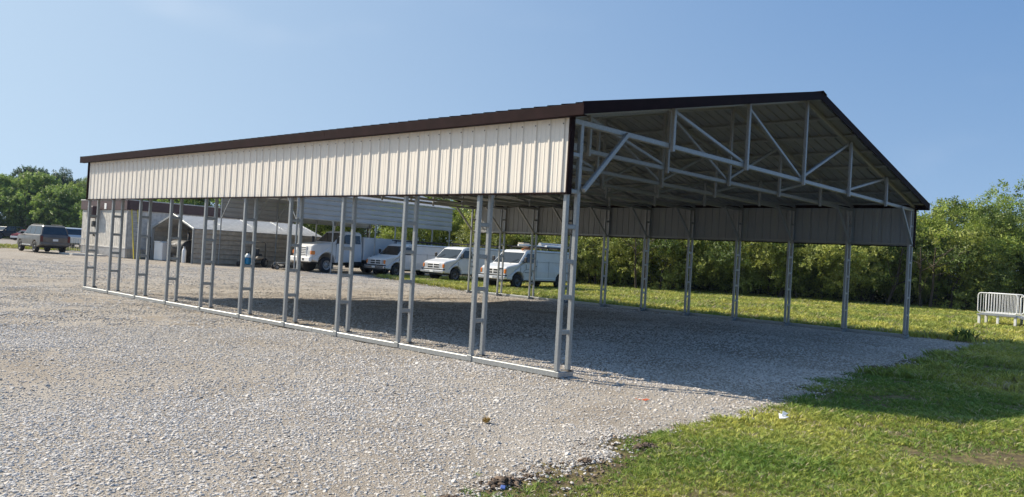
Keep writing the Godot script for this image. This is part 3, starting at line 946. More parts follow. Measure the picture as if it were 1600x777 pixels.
func van(label: String, at: Vector3, turn := 0.0) -> Node3D:
	var v := thing("utility_van", label, "van", at, turn, "white work vans parked in a row")
	var half := 0.98
	var ty := 1.2; var tu := 0.16
	var body: Array = [Vector2(0.10, 0.46), Vector2(0.06, 0.62), Vector2(0.10, 1.02), Vector2(0.22, 1.10), Vector2(0.98, 1.27), Vector2(1.62, 1.90), Vector2(1.86, 2.0), Vector2(2.4, 2.04), Vector2(5.2, 2.04), Vector2(5.46, 1.98), Vector2(5.55, 1.2), Vector2(5.56, 0.44)]
	body.append_array(arch(4.45, 0.44, 0.42)); body.append_array(arch(0.98, 0.44, 0.42))
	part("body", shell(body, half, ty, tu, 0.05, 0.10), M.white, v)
	part("windshield", cross_pane(Vector2(0.98, 1.27), Vector2(1.62, 1.90), 0.90, 0.76, 0.06, 0.94, 0.006), M.glass, v)
	for s in [-1.0, 1.0]:
		var d := node("door", v)
		part("window", side_pane([Vector2(1.22, 1.36), Vector2(1.70, 1.83), Vector2(2.22, 1.83), Vector2(2.27, 1.78), Vector2(2.27, 1.36)], half, ty, tu, s, 0.007), M.glass, d)
		var seams := new_st()
		for q in [[1.12, 0.62, 0.02, 0.7], [2.38, 0.45, 0.014, 1.5]]:
			box(seams, Vector3(q[0], q[1] + q[3] * 0.36, s * (half - 0.0)), Vector3(q[2], q[3] * 0.72, 0.006))
		for x in [3.35, 4.98]: box(seams, Vector3(x, 1.0, s * half), Vector3(0.012, 0.98, 0.005))
		box(seams, Vector3(3.6, 1.93, s * (half - 0.115)), Vector3(3.4, 0.018, 0.02)); box(seams, Vector3(3.2, 1.42, s * (half - 0.034)), Vector3(4.2, 0.010, 0.006))
		part("seam", seams, M.black, d)
		var st := new_st(); box(st, Vector3(2.25, 1.18, s * (half + 0.012)), Vector3(0.16, 0.045, 0.03), 0.006); part("handle", st, M.black, d)
		var m := node("mirror", v)
		st = new_st(); beam(st, Vector3(1.32, 1.33, s * (half - 0.02)), Vector3(1.28, 1.42, s * (half + 0.17)), 0.03, 0.03); part("arm", st, M.black, m)
		st = new_st(); box(st, Vector3(1.27, 1.50, s * (half + 0.17)), Vector3(0.09, 0.26, 0.20), 0.03); part("housing", st, M.black, m)
		st = new_st(); box(st, Vector3(0.115, 0.84, s * 0.66), Vector3(0.09, 0.27, 0.24), 0.02); part("headlight", st, M.lens, v)
		st = new_st(); box(st, Vector3(0.15, 0.86, s * 0.835), Vector3(0.20, 0.23, 0.13), 0.025); part("turn_signal", st, M.amber, v)
		st = new_st(); box(st, Vector3(5.55, 1.0, s * 0.86), Vector3(0.05, 0.4, 0.16), 0.02); part("tail_light", st, M.red_lens, v)
		for x in [0.98, 4.45]: wheel(v, Vector3(x, 0.36, s * (half - 0.14)), 0.37, 0.23, s, 5, M.dark_rim)
		st = new_st(); box(st, Vector3(2.7, 0.56, s * (half + 0.004)), Vector3(2.4, 0.05, 0.012), 0.004); part("side_moulding", st, M.white_matt, v)
	var g := node("grille", v)
	var st2 := new_st(); box(st2, Vector3(0.085, 0.85, 0), Vector3(0.05, 0.30, 1.08), 0.02); part("surround", st2, M.white_matt, g)
	for s in [-1, 1]:
		for k in 2:
			st2 = new_st(); box(st2, Vector3(0.062, 0.785 + k * 0.13, s * 0.265), Vector3(0.02, 0.095, 0.46), 0.01); part("opening", st2, M.black, g)
	st2 = new_st(); box(st2, Vector3(0.0, 0.53, 0), Vector3(0.16, 0.17, 1.98), 0.03); part("bumper", st2, M.chrome, v)
	st2 = new_st(); box(st2, Vector3(0.06, 0.655, 0), Vector3(0.14, 0.06, 1.9), 0.01); part("bumper_strip", st2, M.black, v)
	st2 = new_st(); box(st2, Vector3(0.06, 0.40, 0), Vector3(0.1, 0.1, 1.6), 0.01); part("valance", st2, M.black, v)
	st2 = new_st(); box(st2, Vector3(-0.085, 0.54, 0.0), Vector3(0.01, 0.10, 0.28)); part("licence_plate", st2, M.white_matt, v)
	st2 = new_st(); box(st2, Vector3(2.7, 0.40, 0), Vector3(4.8, 0.12, 1.3)); part("chassis", st2, M.black, v)
	st2 = new_st()
	for s in [-1, 1]: beam(st2, Vector3(0.98, 1.285, s * 0.5 - 0.2), Vector3(1.22, 1.525, s * 0.5 + 0.2), 0.02, 0.014)
	part("wiper", st2, M.black, v, Vector3(-0.016, 0.014, 0))
	return v

func make_vans():
	var specs := [
		[Vector3(21.15, 0, -21.7), "nearest white work van, its whole side in view, roof rack loaded with tubes"],
		[Vector3(22.7, 0.0, -28.0), "middle white work van of the row, cross-barred grille and amber lamp facing out"],
		[Vector3(21.75, 0.0, -32.2), "farthest white work van of the row, bare black roof bars"]]
	for i in 3:
		var v := van(specs[i][1], specs[i][0])
		# roof rack
		var rk := node("roof_rack", v)
		for x in [2.2, 3.5, 4.8]:
			var st := new_st()
			beam(st, Vector3(x, 2.18, -0.78), Vector3(x, 2.18, 0.78), 0.05, 0.05)
			for s in [-1, 1]: beam(st, Vector3(x, 2.0, s * 0.76), Vector3(x, 2.2, s * 0.76), 0.05, 0.05)
			part("cross_bar", st, M.black, rk)
		for s in [-1, 1]:
			var st := new_st(); beam(st, Vector3(1.9, 2.22, s * 0.78), Vector3(5.2, 2.22, s * 0.78), 0.04, 0.06); part("side_bar", st, M.black, rk)
		if i == 0:
			# a smudged dark emblem on the doors: an arc over a line, with a mast
			for s in [1.0]:
				var st := new_st()
				var last := Vector3.ZERO
				for k in 10:
					var a := PI * k / 9.0
					var p := Vector3(1.72 - cos(a) * 0.40, 0.80 + sin(a) * 0.22, 0.984 * s)
					if k: beam(st, last, p, 0.004, 0.018)
					last = p
				beam(st, Vector3(1.42, 0.84, 0.984), Vector3(1.98, 0.84, 0.984), 0.004, 0.03)
				beam(st, Vector3(2.0, 0.66, 0.985), Vector3(1.94, 1.14, 0.985), 0.05, 0.004)
				beam(st, Vector3(1.55, 1.02, 0.985), Vector3(1.52, 1.26, 0.985), 0.03, 0.004)
				part("door_emblem", st, mat(Color(0.05, 0.07, 0.08), 0.5), v)
	# load on the near van's rack
	var at := Vector3(21.15, 0, -21.7)
	for q in [[0.45, 1.4, 4.2, 0.055, "long thin white pipe on the near van's roof rack"], [0.66, 3.4, 5.3, 0.07, "short thick white pipe at the rear of the near van's rack"]]:
		var st := new_st(); tube(st, [Vector3(q[1], 2.205 + q[3], q[0]), Vector3(q[2], 2.205 + q[3], q[0])], q[3], 10)
		tag(part("white_pipe", st, M.white_matt, self, at), q[4], "pipe")
	var st := new_st(); tube(st, [Vector3(3.3, 2.36, 0.3), Vector3(5.2, 2.36, 0.3)], 0.12, 10)
	tag(part("grey_pipe", st, M.grey_sheet, self, at), "fat grey pipe tied to the near van's roof rack", "pipe")
	st = new_st(); box(st, Vector3(2.45, 2.31, -0.1), Vector3(0.5, 0.2, 0.4), 0.01)
	tag(part("tool_box", st, M.tan, self, at), "small tan box on the near van's roof rack", "box")
	st = new_st(); tube(st, [Vector3(1.72, 2.03, 0.45), Vector3(1.9, 2.10, 0.5), Vector3(2.1, 2.12, 0.5), Vector3(2.28, 2.09, 0.48)], 0.055, 8)
	tag(part("rolled_strap", st, mat(Color(0.45, 0.16, 0.05), 0.7), self, at), "rust-orange bundle on the near van's roof front", "bundle")

func make_truck():
	var t := thing("service_truck", "white medium-duty service truck with box body parked under the grey carport", "truck", Vector3(18.4, 0, -35.05))
	var half := 1.05
	var hood: Array = [Vector2(0.12, 0.75), Vector2(0.08, 1.0), Vector2(0.12, 1.55), Vector2(0.30, 1.68), Vector2(1.65, 1.86), Vector2(2.35, 2.50), Vector2(2.6, 2.58), Vector2(3.55, 2.58), Vector2(3.72, 2.45), Vector2(3.76, 1.6), Vector2(3.76, 0.72)]
	hood.append_array(arch(1.18, 0.60, 0.62, 9))
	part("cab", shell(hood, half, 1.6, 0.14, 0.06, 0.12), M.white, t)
	part("windshield", cross_pane(Vector2(1.65, 1.86), Vector2(2.35, 2.50), 0.92, 0.82, 0.04, 0.95, 0.006), M.glass, t)
	for s in [-1.0, 1.0]:
		part("door_window", side_pane([Vector2(1.95, 1.82), Vector2(2.5, 2.38), Vector2(2.95, 2.40), Vector2(3.0, 2.36), Vector2(3.0, 1.82)], half, 1.6, 0.14, s, 0.007), M.glass, t)
		part("rear_cab_window", side_pane([Vector2(3.22, 1.85), Vector2(3.22, 2.36), Vector2(3.58, 2.36), Vector2(3.6, 1.85)], half, 1.6, 0.14, s, 0.007), M.glass, t)
		var st := new_st()
		box(st, Vector3(1.78, 1.35, s * half), Vector3(0.015, 1.0, 0.008)); box(st, Vector3(3.1, 1.35, s * half), Vector3(0.015, 1.1, 0.008))
		part("door_seam", st, M.black, t)
		st = new_st(); box(st, Vector3(2.95, 1.52, s * (half + 0.012)), Vector3(0.16, 0.05, 0.03), 0.006); part("door_handle", st, M.black, t)
		st = new_st(); box(st, Vector3(0.12, 1.18, s * 0.72), Vector3(0.1, 0.26, 0.34), 0.03); part("headlight", st, M.lens, t)
		st = new_st(); box(st, Vector3(0.2, 1.18, s * 0.94), Vector3(0.3, 0.22, 0.12), 0.03); part("turn_signal", st, M.amber, t)
		st = new_st()
		beam(st, Vector3(1.75, 1.75, s * half), Vector3(1.7, 1.9, s * (half + 0.28)), 0.03, 0.03)
		box(st, Vector3(1.68, 2.0, s * (half + 0.28)), Vector3(0.1, 0.42, 0.22), 0.03); part("mirror", st, M.black, t)
		wheel(t, Vector3(1.18, 0.47, s * (half - 0.17)), 0.47, 0.28, s, 8)
		wheel(t, Vector3(5.6, 0.47, s * (half - 0.20)), 0.47, 0.40, s, 8, M.dark_rim)  # rear rims coloured dark to imitate the shade below the body
		st = new_st(); box(st, Vector3(4.5, 0.55, s * 0.92), Vector3(1.0, 0.5, 0.3), 0.03); box(st, Vector3(6.9, 0.6, s * 0.92), Vector3(1.2, 0.42, 0.3), 0.03); part("under_body_shade", st, M.black, t)  # black boxes added to stand in for the shadow below the body
	var g := node("grille", t)
	var st2 := new_st(); box(st2, Vector3(0.075, 1.25, 0), Vector3(0.06, 0.62, 0.98), 0.03); part("surround", st2, M.white_matt, g)
	for i in 5:
		st2 = new_st(); box(st2, Vector3(0.045, 1.04 + i * 0.105, 0), Vector3(0.02, 0.05, 0.88), 0.008); part("opening", st2, M.black, g)
	st2 = new_st(); box(st2, Vector3(-0.02, 0.77, 0), Vector3(0.2, 0.30, 2.2), 0.05)
	part("bumper", st2, M.white_matt, t)
	st2 = new_st()
	for s in [-1, 1]: box(st2, Vector3(-0.125, 0.77, s * 0.45), Vector3(0.02, 0.13, 0.18), 0.005)
	part("tow_hole", st2, M.black, t)
	st2 = new_st(); box(st2, Vector3(3.8, 0.62, 0), Vector3(7.0, 0.22, 0.8)); part("chassis", st2, M.black, t)
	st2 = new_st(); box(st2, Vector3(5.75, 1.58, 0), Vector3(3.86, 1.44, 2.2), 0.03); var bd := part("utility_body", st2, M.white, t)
	for s in [-1, 1]:
		for q in [[4.35, 1.0], [5.55, 1.25], [6.9, 1.25]]:
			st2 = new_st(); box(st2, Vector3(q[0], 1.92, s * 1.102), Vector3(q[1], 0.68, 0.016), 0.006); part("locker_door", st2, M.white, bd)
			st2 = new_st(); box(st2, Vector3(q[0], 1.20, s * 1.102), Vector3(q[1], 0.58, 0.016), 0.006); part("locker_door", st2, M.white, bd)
			st2 = new_st(); box(st2, Vector3(q[0] + 0.1, 1.12, s * 1.118), Vector3(0.26, 0.06, 0.02), 0.005); part("latch", st2, M.black, bd)
	st2 = new_st(); box(st2, Vector3(3.3, 0.62, 0.99), Vector3(0.7, 0.25, 0.2), 0.02); part("step", st2, M.black, t)

func car(called: String, label: String, cat: String, at: Vector3, turn: float, body: Array, paint: Material, roof: Array, wheels: Array, half := 0.95) -> Node3D:
	# body: lower outline up to the beltline; roof: [glasshouse outline]; wheels: [x front, x rear, radius]
	var c := thing(called, label, cat, at, turn)
	var low := body.duplicate()
	low.append_array(arch(wheels[1], wheels[2] * 1.18, wheels[2] * 1.0)); low.append_array(arch(wheels[0], wheels[2] * 1.18, wheels[2] * 1.0))
	part("body", shell(low, half, 0.9, 0.06, 0.05, 0.08), paint, c)
	part("glasshouse", shell(roof, half - 0.07, 1.1, 0.22, 0.05), paint, c)
	for s in [-1.0, 1.0]:
		for w in [wheels[0], wheels[1]]: wheel(c, Vector3(w, wheels[2], s * (half - 0.13)), wheels[2], 0.25, s, 5, M.dark_rim)
		var st := new_st(); box(st, Vector3(body[2].x + 0.06, body[2].y - 0.12, s * (half - 0.24)), Vector3(0.12, 0.16, 0.3), 0.02); part("headlight", st, M.lens, c)
		st = new_st(); box(st, Vector3(roof[1].x - 0.35, roof[0].y + 0.08, s * (half + 0.08)), Vector3(0.12, 0.16, 0.2), 0.03); part("mirror", st, M.black, c)
	return c

func make_left_cars():
	var st: SurfaceTool
	var silver := mottled(mat(Color(0.17, 0.155, 0.14), 0.3, 0.35), noise_tex(0.012, 3, greys(0.8, 1.0), 256), 0.6)
	# big tan-grey SUV, nose away from the camera
	var L := 5.2
	var body := [Vector2(0.02, 0.50), Vector2(0.0, 0.75), Vector2(0.06, 1.10), Vector2(0.2, 1.17), Vector2(1.35, 1.27), Vector2(5.12, 1.27), Vector2(5.2, 1.1), Vector2(5.2, 0.55)]
	var roof := [Vector2(1.30, 1.24), Vector2(1.95, 1.86), Vector2(2.3, 1.94), Vector2(4.7, 1.94), Vector2(4.9, 1.86), Vector2(5.12, 1.24)]
	var c := car("suv", "large grey-tan SUV with tinted rear glass parked tail-on beside the white barrier", "SUV", Vector3(11.15, 0.0, -59.6), -PI * 0.5, body, silver, roof, [0.95, 4.05, 0.40], 0.98)
	var half := 0.91
	for s in [-1.0, 1.0]:
		part("side_window", side_pane([Vector2(1.66, 1.30), Vector2(2.10, 1.80), Vector2(2.62, 1.82), Vector2(2.62, 1.30)], half, 1.1, 0.22, s), M.glass, c)
		part("side_window", side_pane([Vector2(2.72, 1.30), Vector2(2.72, 1.82), Vector2(3.62, 1.82), Vector2(3.62, 1.30)], half, 1.1, 0.22, s), M.glass, c)
		part("side_window", side_pane([Vector2(3.74, 1.30), Vector2(3.74, 1.82), Vector2(4.66, 1.80), Vector2(4.86, 1.30)], half, 1.1, 0.22, s), M.glass, c)
		st = new_st(); box(st, Vector3(5.19, 1.0, s * 0.87), Vector3(0.06, 0.42, 0.17), 0.02); part("tail_light", st, M.red_lens, c)
		st = new_st(); tube(st, [Vector3(2.3, 1.99, s * 0.6), Vector3(4.6, 1.99, s * 0.6)], 0.02, 6); part("roof_rail", st, M.black, c)
		st = new_st(); box(st, Vector3(2.5, 0.50, s * 0.97), Vector3(1.9, 0.08, 0.14), 0.02); part("running_board", st, M.chrome, c)
	part("rear_window", cross_pane(Vector2(5.12, 1.24), Vector2(4.9, 1.86), 0.82, 0.66, 0.1, 0.92, -0.012), M.glass, c)
	st = new_st(); box(st, Vector3(5.22, 0.62, 0), Vector3(0.16, 0.2, 1.9), 0.04); part("bumper", st, silver, c)
	st = new_st(); box(st, Vector3(5.22, 0.92, 0), Vector3(0.02, 0.15, 0.34), 0.005); part("licence_plate", st, M.white_matt, c)
	st = new_st(); box(st, Vector3(5.2, 0.92, 0), Vector3(0.02, 0.26, 1.3), 0.01); part("tailgate_panel", st, silver, c)
	st = new_st(); box(st, Vector3(5.25, 0.46, 0), Vector3(0.16, 0.08, 0.12), 0.01); part("tow_hitch", st, M.black, c)
	st = new_st(); box(st, Vector3(2.6, 0.42, 0), Vector3(4.6, 0.14, 1.2)); part("chassis", st, M.black, c)
	# dark SUV far left
	var navy := mat(Color(0.016, 0.018, 0.024), 0.2, 0.3)
	var c2 := car("dark_suv", "black SUV far off by the trees at the lot's edge", "SUV", Vector3(23.6, 0, -118.0), 0.35, [Vector2(0.02, 0.45), Vector2(0, 0.7), Vector2(0.06, 1.0), Vector2(0.25, 1.06), Vector2(1.2, 1.16), Vector2(4.7, 1.16), Vector2(4.8, 1.0), Vector2(4.8, 0.45)], navy, [Vector2(1.15, 1.14), Vector2(1.85, 1.72), Vector2(2.3, 1.8), Vector2(4.1, 1.8), Vector2(4.72, 1.14)], [0.9, 3.75, 0.37])
	for s in [-1.0, 1.0]:
		part("side_window", side_pane([Vector2(1.55, 1.2), Vector2(2.0, 1.66), Vector2(3.0, 1.68), Vector2(3.0, 1.2)], 0.88, 1.1, 0.22, s), M.glass, c2)
		part("side_window", side_pane([Vector2(3.1, 1.2), Vector2(3.1, 1.68), Vector2(4.0, 1.66), Vector2(4.4, 1.2)], 0.88, 1.1, 0.22, s), M.glass, c2)
	part("windshield", cross_pane(Vector2(1.15, 1.14), Vector2(1.85, 1.72), 0.8, 0.68, 0.08, 0.92, 0.008), M.glass, c2)
	var red := mat(Color(0.22, 0.018, 0.035), 0.25, 0.2)
	var sedan := [Vector2(0.02, 0.35), Vector2(0, 0.6), Vector2(0.08, 0.78), Vector2(0.9, 0.9), Vector2(1.3, 0.95), Vector2(4.2, 0.98), Vector2(4.6, 0.9), Vector2(4.65, 0.4)]
	var c3 := car("red_car", "dark red sedan parked between the black SUV and the tan one", "car", Vector3(24.6, 0, -110.0), 0.75, sedan, red, [Vector2(1.2, 0.93), Vector2(1.95, 1.38), Vector2(2.3, 1.44), Vector2(3.2, 1.42), Vector2(4.0, 0.95)], [0.85, 3.65, 0.33], 0.9)
	for s in [-1.0, 1.0]:
		part("side_window", side_pane([Vector2(1.6, 0.99), Vector2(2.05, 1.32), Vector2(3.1, 1.34), Vector2(3.65, 0.99)], 0.83, 1.1, 0.22, s), M.glass, c3)
	part("windshield", cross_pane(Vector2(1.2, 0.93), Vector2(1.95, 1.38), 0.78, 0.7, 0.08, 0.92, 0.008), M.glass, c3)
	st = new_st(); box(st, Vector3(0.0, 0.45, 0), Vector3(0.1, 0.24, 1.7), 0.03); part("bumper", st, M.white_matt, c3)
	var pale := mat(Color(0.50, 0.56, 0.62), 0.3, 0.2)
	var c4 := car("pale_suv", "pale blue-white SUV half hidden behind the barrier by the trailer", "SUV", Vector3(18.9, 0, -77.0), -PI * 0.5 - 0.1, body, pale, roof, [0.95, 4.05, 0.40], 0.98)
	part("rear_window", cross_pane(Vector2(5.12, 1.24), Vector2(4.9, 1.86), 0.82, 0.66, 0.1, 0.92, -0.012), M.glass, c4)
	for s in [-1.0, 1.0]: part("side_window", side_pane([Vector2(1.66, 1.30), Vector2(2.10, 1.80), Vector2(4.66, 1.80), Vector2(4.86, 1.30)], half, 1.1, 0.22, s), M.glass, c4)

# ================================================================ small things
func rail_panel(parent: Node, a: Vector3, b: Vector3, lo: float, hi: float, bars: int, r := 0.022):
	# tubular barrier panel with rounded corners between a and b (b.y may differ: a sloping panel)
	var d := b - a
	var st := new_st()
	var pts := []
	var cr := 0.09
	var f := func(u: float, y: float): return a + d * u + Vector3.UP * y
	var L := d.length()
	var e := cr / L
	for q in [[e, lo], [1 - e, lo], [1 - e * 0.3, lo + cr * 0.3], [1, lo + cr], [1, hi - cr], [1 - e * 0.3, hi - cr * 0.3], [1 - e, hi], [e, hi], [e * 0.3, hi - cr * 0.3], [0, hi - cr], [0, lo + cr], [e * 0.3, lo + cr * 0.3], [e, lo]]:
		pts.append(f.call(q[0], q[1]))
	tube(st, pts, r, 8)
	part("frame", st, M.white_matt, parent)
	for i in bars:
		var u := (i + 1.0) / (bars + 1.0)
		st = new_st(); tube(st, [f.call(u, lo), f.call(u, hi)], r * 0.5, 6); part("bar", st, M.white_matt, parent)

func make_ramp():
	var r := thing("ramp", "white railed platform with a ramp sloping down on the grass by the woods", "ramp", Vector3(27.75, 0, -0.85))
	var st := new_st()
	box(st, Vector3(0.55, 0.42, 0.55), Vector3(1.3, 0.06, 1.35), 0.01); part("deck", st, M.steel, r)
	for q in [Vector3(-0.02, 0, -0.05), Vector3(-0.02, 0, 0.6), Vector3(-0.02, 0, 1.2), Vector3(1.15, 0, -0.05), Vector3(1.15, 0, 1.2)]:
		st = new_st(); box(st, q + Vector3(0, 0.2, 0), Vector3(0.09, 0.42, 0.09), 0.01); part("leg", st, M.white_matt, r)
	rail_panel(r, Vector3(-0.1, 0, -0.1), Vector3(-0.1, 0, 1.25), 0.50, 1.28, 13, 0.021)
	rail_panel(r, Vector3(1.2, 0, -0.1), Vector3(1.2, 0, 1.25), 0.50, 1.28, 13, 0.021)
	rail_panel(r, Vector3(-0.1, 0, 1.36), Vector3(-0.1, -0.46, 3.1), 0.50, 1.24, 12, 0.021)
	rail_panel(r, Vector3(1.2, 0, 1.36), Vector3(1.2, -0.46, 3.1), 0.50, 1.24, 12, 0.021)
	st = new_st(); beam(st, Vector3(0.55, 0.41, 1.25), Vector3(0.55, 0.0, 3.2), 1.25, 0.05); part("ramp_deck", st, M.steel, r)
	for z in [1.75, 2.4]:
		for x in [-0.02, 1.15]:
			st = new_st(); box(st, Vector3(x, 0.12, z), Vector3(0.08, 0.28, 0.08), 0.01); part("leg", st, M.white_matt, r)

func mower(label: String, at: Vector3, turn: float):
	var m := thing("mower", label, "mower", at, turn, "mowers by the tan garage")
	var st := new_st(); box(st, Vector3(0.15, 0.24, 0), Vector3(0.75, 0.16, 1.35), 0.06); part("cutting_deck", st, M.black, m)
	st = new_st(); box(st, Vector3(0.75, 0.5, 0), Vector3(1.0, 0.18, 0.75), 0.05); part("frame", st, M.steel, m)
	st = new_st(); box(st, Vector3(1.2, 0.68, 0), Vector3(0.55, 0.34, 0.62), 0.08); part("engine", st, M.black, m)
	st = new_st()
	for s in [-1, 1]: box(st, Vector3(0.75, 0.58, s * 0.42), Vector3(0.85, 0.22, 0.22), 0.08)
	part("fuel_tank", st, M.tan, m)
	st = new_st(); box(st, Vector3(0.75, 0.68, 0), Vector3(0.5, 0.12, 0.5), 0.04); box(st, Vector3(1.0, 0.95, 0), Vector3(0.12, 0.5, 0.48), 0.05, Basis(Vector3.BACK, -0.2)); part("seat", st, M.black, m)
	st = new_st(); tube(st, [Vector3(1.35, 0.55, -0.5), Vector3(1.35, 1.5, -0.5), Vector3(1.38, 1.62, -0.4), Vector3(1.38, 1.62, 0.4), Vector3(1.35, 1.5, 0.5), Vector3(1.35, 0.55, 0.5)], 0.03, 8); part("roll_bar", st, M.black, m)
	for s in [-1.0, 1.0]:
		st = new_st(); tube(st, [Vector3(0.6, 0.5, s * 0.3), Vector3(0.45, 0.95, s * 0.3), Vector3(0.5, 1.02, s * 0.12)], 0.018, 6); part("lever", st, M.black, m)
		wheel(m, Vector3(1.2, 0.29, s * 0.55), 0.29, 0.24, s, 4)
		wheel(m, Vector3(-0.5, 0.16, s * 0.42), 0.16, 0.10, s, 3)
		st = new_st(); beam(st, Vector3(0.3, 0.46, s * 0.35), Vector3(-0.5, 0.42, s * 0.42), 0.05, 0.05); beam(st, Vector3(-0.5, 0.16, s * 0.35), Vector3(-0.5, 0.44, s * 0.42), 0.03, 0.03); part("caster_arm", st, M.steel, m)

func make_yard_items():
	mower("zero-turn mower with tan tanks parked in the open before the tan garage wall", Vector3(18.1, 0, -40.6), 0.6)
	mower("dark mower with a tall roll bar beside the truck's bumper", Vector3(18.6, 0, -37.2), -0.3)
	# white barrier between SUV and trailer
	var b := thing("crowd_barrier", "white tubular barrier fence between the tan SUV and the trailer", "barrier", Vector3(12.0, 0, -56.6))
	rail_panel(b, Vector3(0, 0, 0), Vector3(1.75, 0, 1.1), 0.18, 1.12, 12, 0.03)
	for u in [0.12, 0.88]:
		var st := new_st(); beam(st, Vector3(1.75 * u - 0.2, 0.03, 1.1 * u + 0.28), Vector3(1.75 * u + 0.2, 0.03, 1.1 * u - 0.28), 0.04, 0.04); beam(st, Vector3(1.75 * u, 0.03, 1.1 * u), Vector3(1.75 * u, 0.2, 1.1 * u), 0.04, 0.04); part("foot", st, M.white_matt, b)
	var st := new_st(); box(st, Vector3(12.6, 0.03, -53.4), Vector3(2.2, 0.14, 2.6), 0.02)
	tag(part("concrete_slab", st, mat(Color(0.5, 0.48, 0.44), 0.9), self), "small pale concrete slab on the ground at the trailer's end", "slab")
	st = new_st(); beam(st, Vector3(13.55, 0, -55.4), Vector3(13.55, 1.25, -55.4), 0.1, 0.1, 0.01); box(st, Vector3(13.55, 1.27, -55.4), Vector3(0.14, 0.05, 0.14), 0.01)
	tag(part("gate_post", st, M.bark, self), "short dark wooden post where the barrier meets the trailer", "post")
	# litter
	st = new_st()
	plate(st, [Vector3(-0.07, 0.0, -0.02), Vector3(0.0, 0.045, -0.06), Vector3(0.08, 0.01, -0.03), Vector3(0.02, 0.02, 0.05), Vector3(-0.05, 0.01, 0.04)], Vector3(0, 0.003, 0))
	plate(st, [Vector3(-0.06, 0.02, 0.0), Vector3(0.01, 0.075, -0.02), Vector3(0.04, 0.05, 0.03)], Vector3(0, 0.003, 0.002))
	tag(part("paper_scrap", st, M.white_matt, self, Vector3(-0.12, 0.05, 3.3)), "crumpled white paper scrap lying on the grass", "paper")
	var r := RandomNumberGenerator.new(); r.seed = 44
	var places := []; var colors := []
	for i in 15:
		var s := r.randf_range(0.007, 0.016)
		var p := Vector3(-0.34 + r.randfn(0, 0.045), 0, 1.63 + r.randfn(0, 0.035))
		p.y = ground_y(p.x, p.z) + 0.012
		places.append(Transform3D(Basis(Vector3.UP, r.randf() * TAU).scaled(Vector3(s, s * 0.5, s)), p)); colors.append(Color(0.75, 0.13, 0.035))
	tag(copies("survey_mark", stone_mesh(77), places, colors, self), "orange survey paint sprayed on the gravel stones", "paint mark", "", "stuff")
	st = new_st(); box(st, Vector3.ZERO, Vector3(0.05, 0.012, 0.035), 0.004, Basis(Vector3(0.3, 1, 0.2).normalized(), 0.7))
	tag(part("blue_wrapper", st, mat(Color(0.10, 0.16, 0.42), 0.35), self, Vector3(-4.50, 0.02, 3.18)), "small blue wrapper in the dirt at the grass edge", "litter")
	# heaps of dug-up soil along the edge
	var n := 0
	for q in [[-4.95, 3.08, 0.11], [-4.30, 3.02, 0.15], [-4.02, 3.0, 0.08], [-2.42, 3.02, 0.13], [-2.15, 3.1, 0.08], [-3.3, 3.0, 0.09]]:
		var pl := []; var co := []
		for i in 110:
			var a := r.randf() * TAU
			var d := absf(r.randfn(0, 0.5))
			var p := Vector3(q[0] + cos(a) * d * q[2] * 1.6, 0, q[1] + sin(a) * d * q[2])
			var s: float = q[2] * r.randf_range(0.05, 0.20)
			p.y = ground_y(p.x, p.z) - 0.015 + q[2] * 0.36 * exp(-d * d * 2.0) * r.randf_range(0.6, 1.0)
			pl.append(Transform3D(Basis.from_euler(Vector3(r.randf() * 6, r.randf() * 6, r.randf() * 6)).scaled(Vector3(s, s * 0.8, s)), p))
			co.append(Color(0.13, 0.092, 0.064) * r.randf_range(0.6, 1.7))
		var lab: String = ["crumbled brown soil at the gravel's bottom edge", "largest heap of dug-up dark soil along the grass edge", "small soil heap next to the largest one", "dark soil heap half way along the grass edge", "flat soil crumbs beside the midway heap", "low soil crumbs between the two bigger heaps"][n]
		tag(copies("soil_heap", stone_mesh(140), pl, co, self), lab, "soil", "soil heaps on the edge")
		n += 1
	var crumbs := []; var tints := []
	for i in 17000:
		var x := r.randf_range(-7.5, 4.5)
		var z := r.randf_range(2.0, 5.5)
		var e := soil_in(x, z)
		if e < -0.22 or r.randf() > 0.70 + e * 3.0: continue
		var s := 0.004 + 0.016 * pow(r.randf(), 3.0)
		crumbs.append(Transform3D(Basis.from_euler(Vector3(r.randf() * 6, r.randf() * 6, 0)).scaled(Vector3(s, s * 0.8, s)), Vector3(x, ground_y(x, z) + s * 0.2 - 0.004, z)))
		tints.append(Color(0.22, 0.165, 0.12) * r.randf_range(0.5, 1.6))
	tag(copies("soil_crumbs", stone_mesh(150), crumbs, tints, self), "loose brown soil crumbs strewn along the gravel's edge", "", "", "stuff")
	# a coarse weed clump by the shaded field edge, and a dry one on the gravel
	for w in [[Vector3(17.4, 0, 0.9), 0.42, Color(0.10, 0.17, 0.03), "tall coarse weed clump at the field's shaded edge", 1], [Vector3(-2.95, 0, 1.5), 0.07, Color(0.30, 0.20, 0.06), "tiny dry yellow weed sprouting from the open gravel", 1]]:
		var pl := []; var co := []
		for i in 10 * w[4]:
			var s: float = w[1] * r.randf_range(0.6, 1.1)
			pl.append(Transform3D(Basis(Vector3.UP, r.randf() * TAU).scaled(Vector3(s, s, s)), w[0] + Vector3(r.randfn(0, 0.25), 0, r.randfn(0, 0.25)) * w[1])); co.append(w[2] * r.randf_range(0.7, 1.3))
		tag(copies("weed_clump", tuft_mesh(70, 12, 0.25, M.blade), pl, co, self), w[3], "weed")

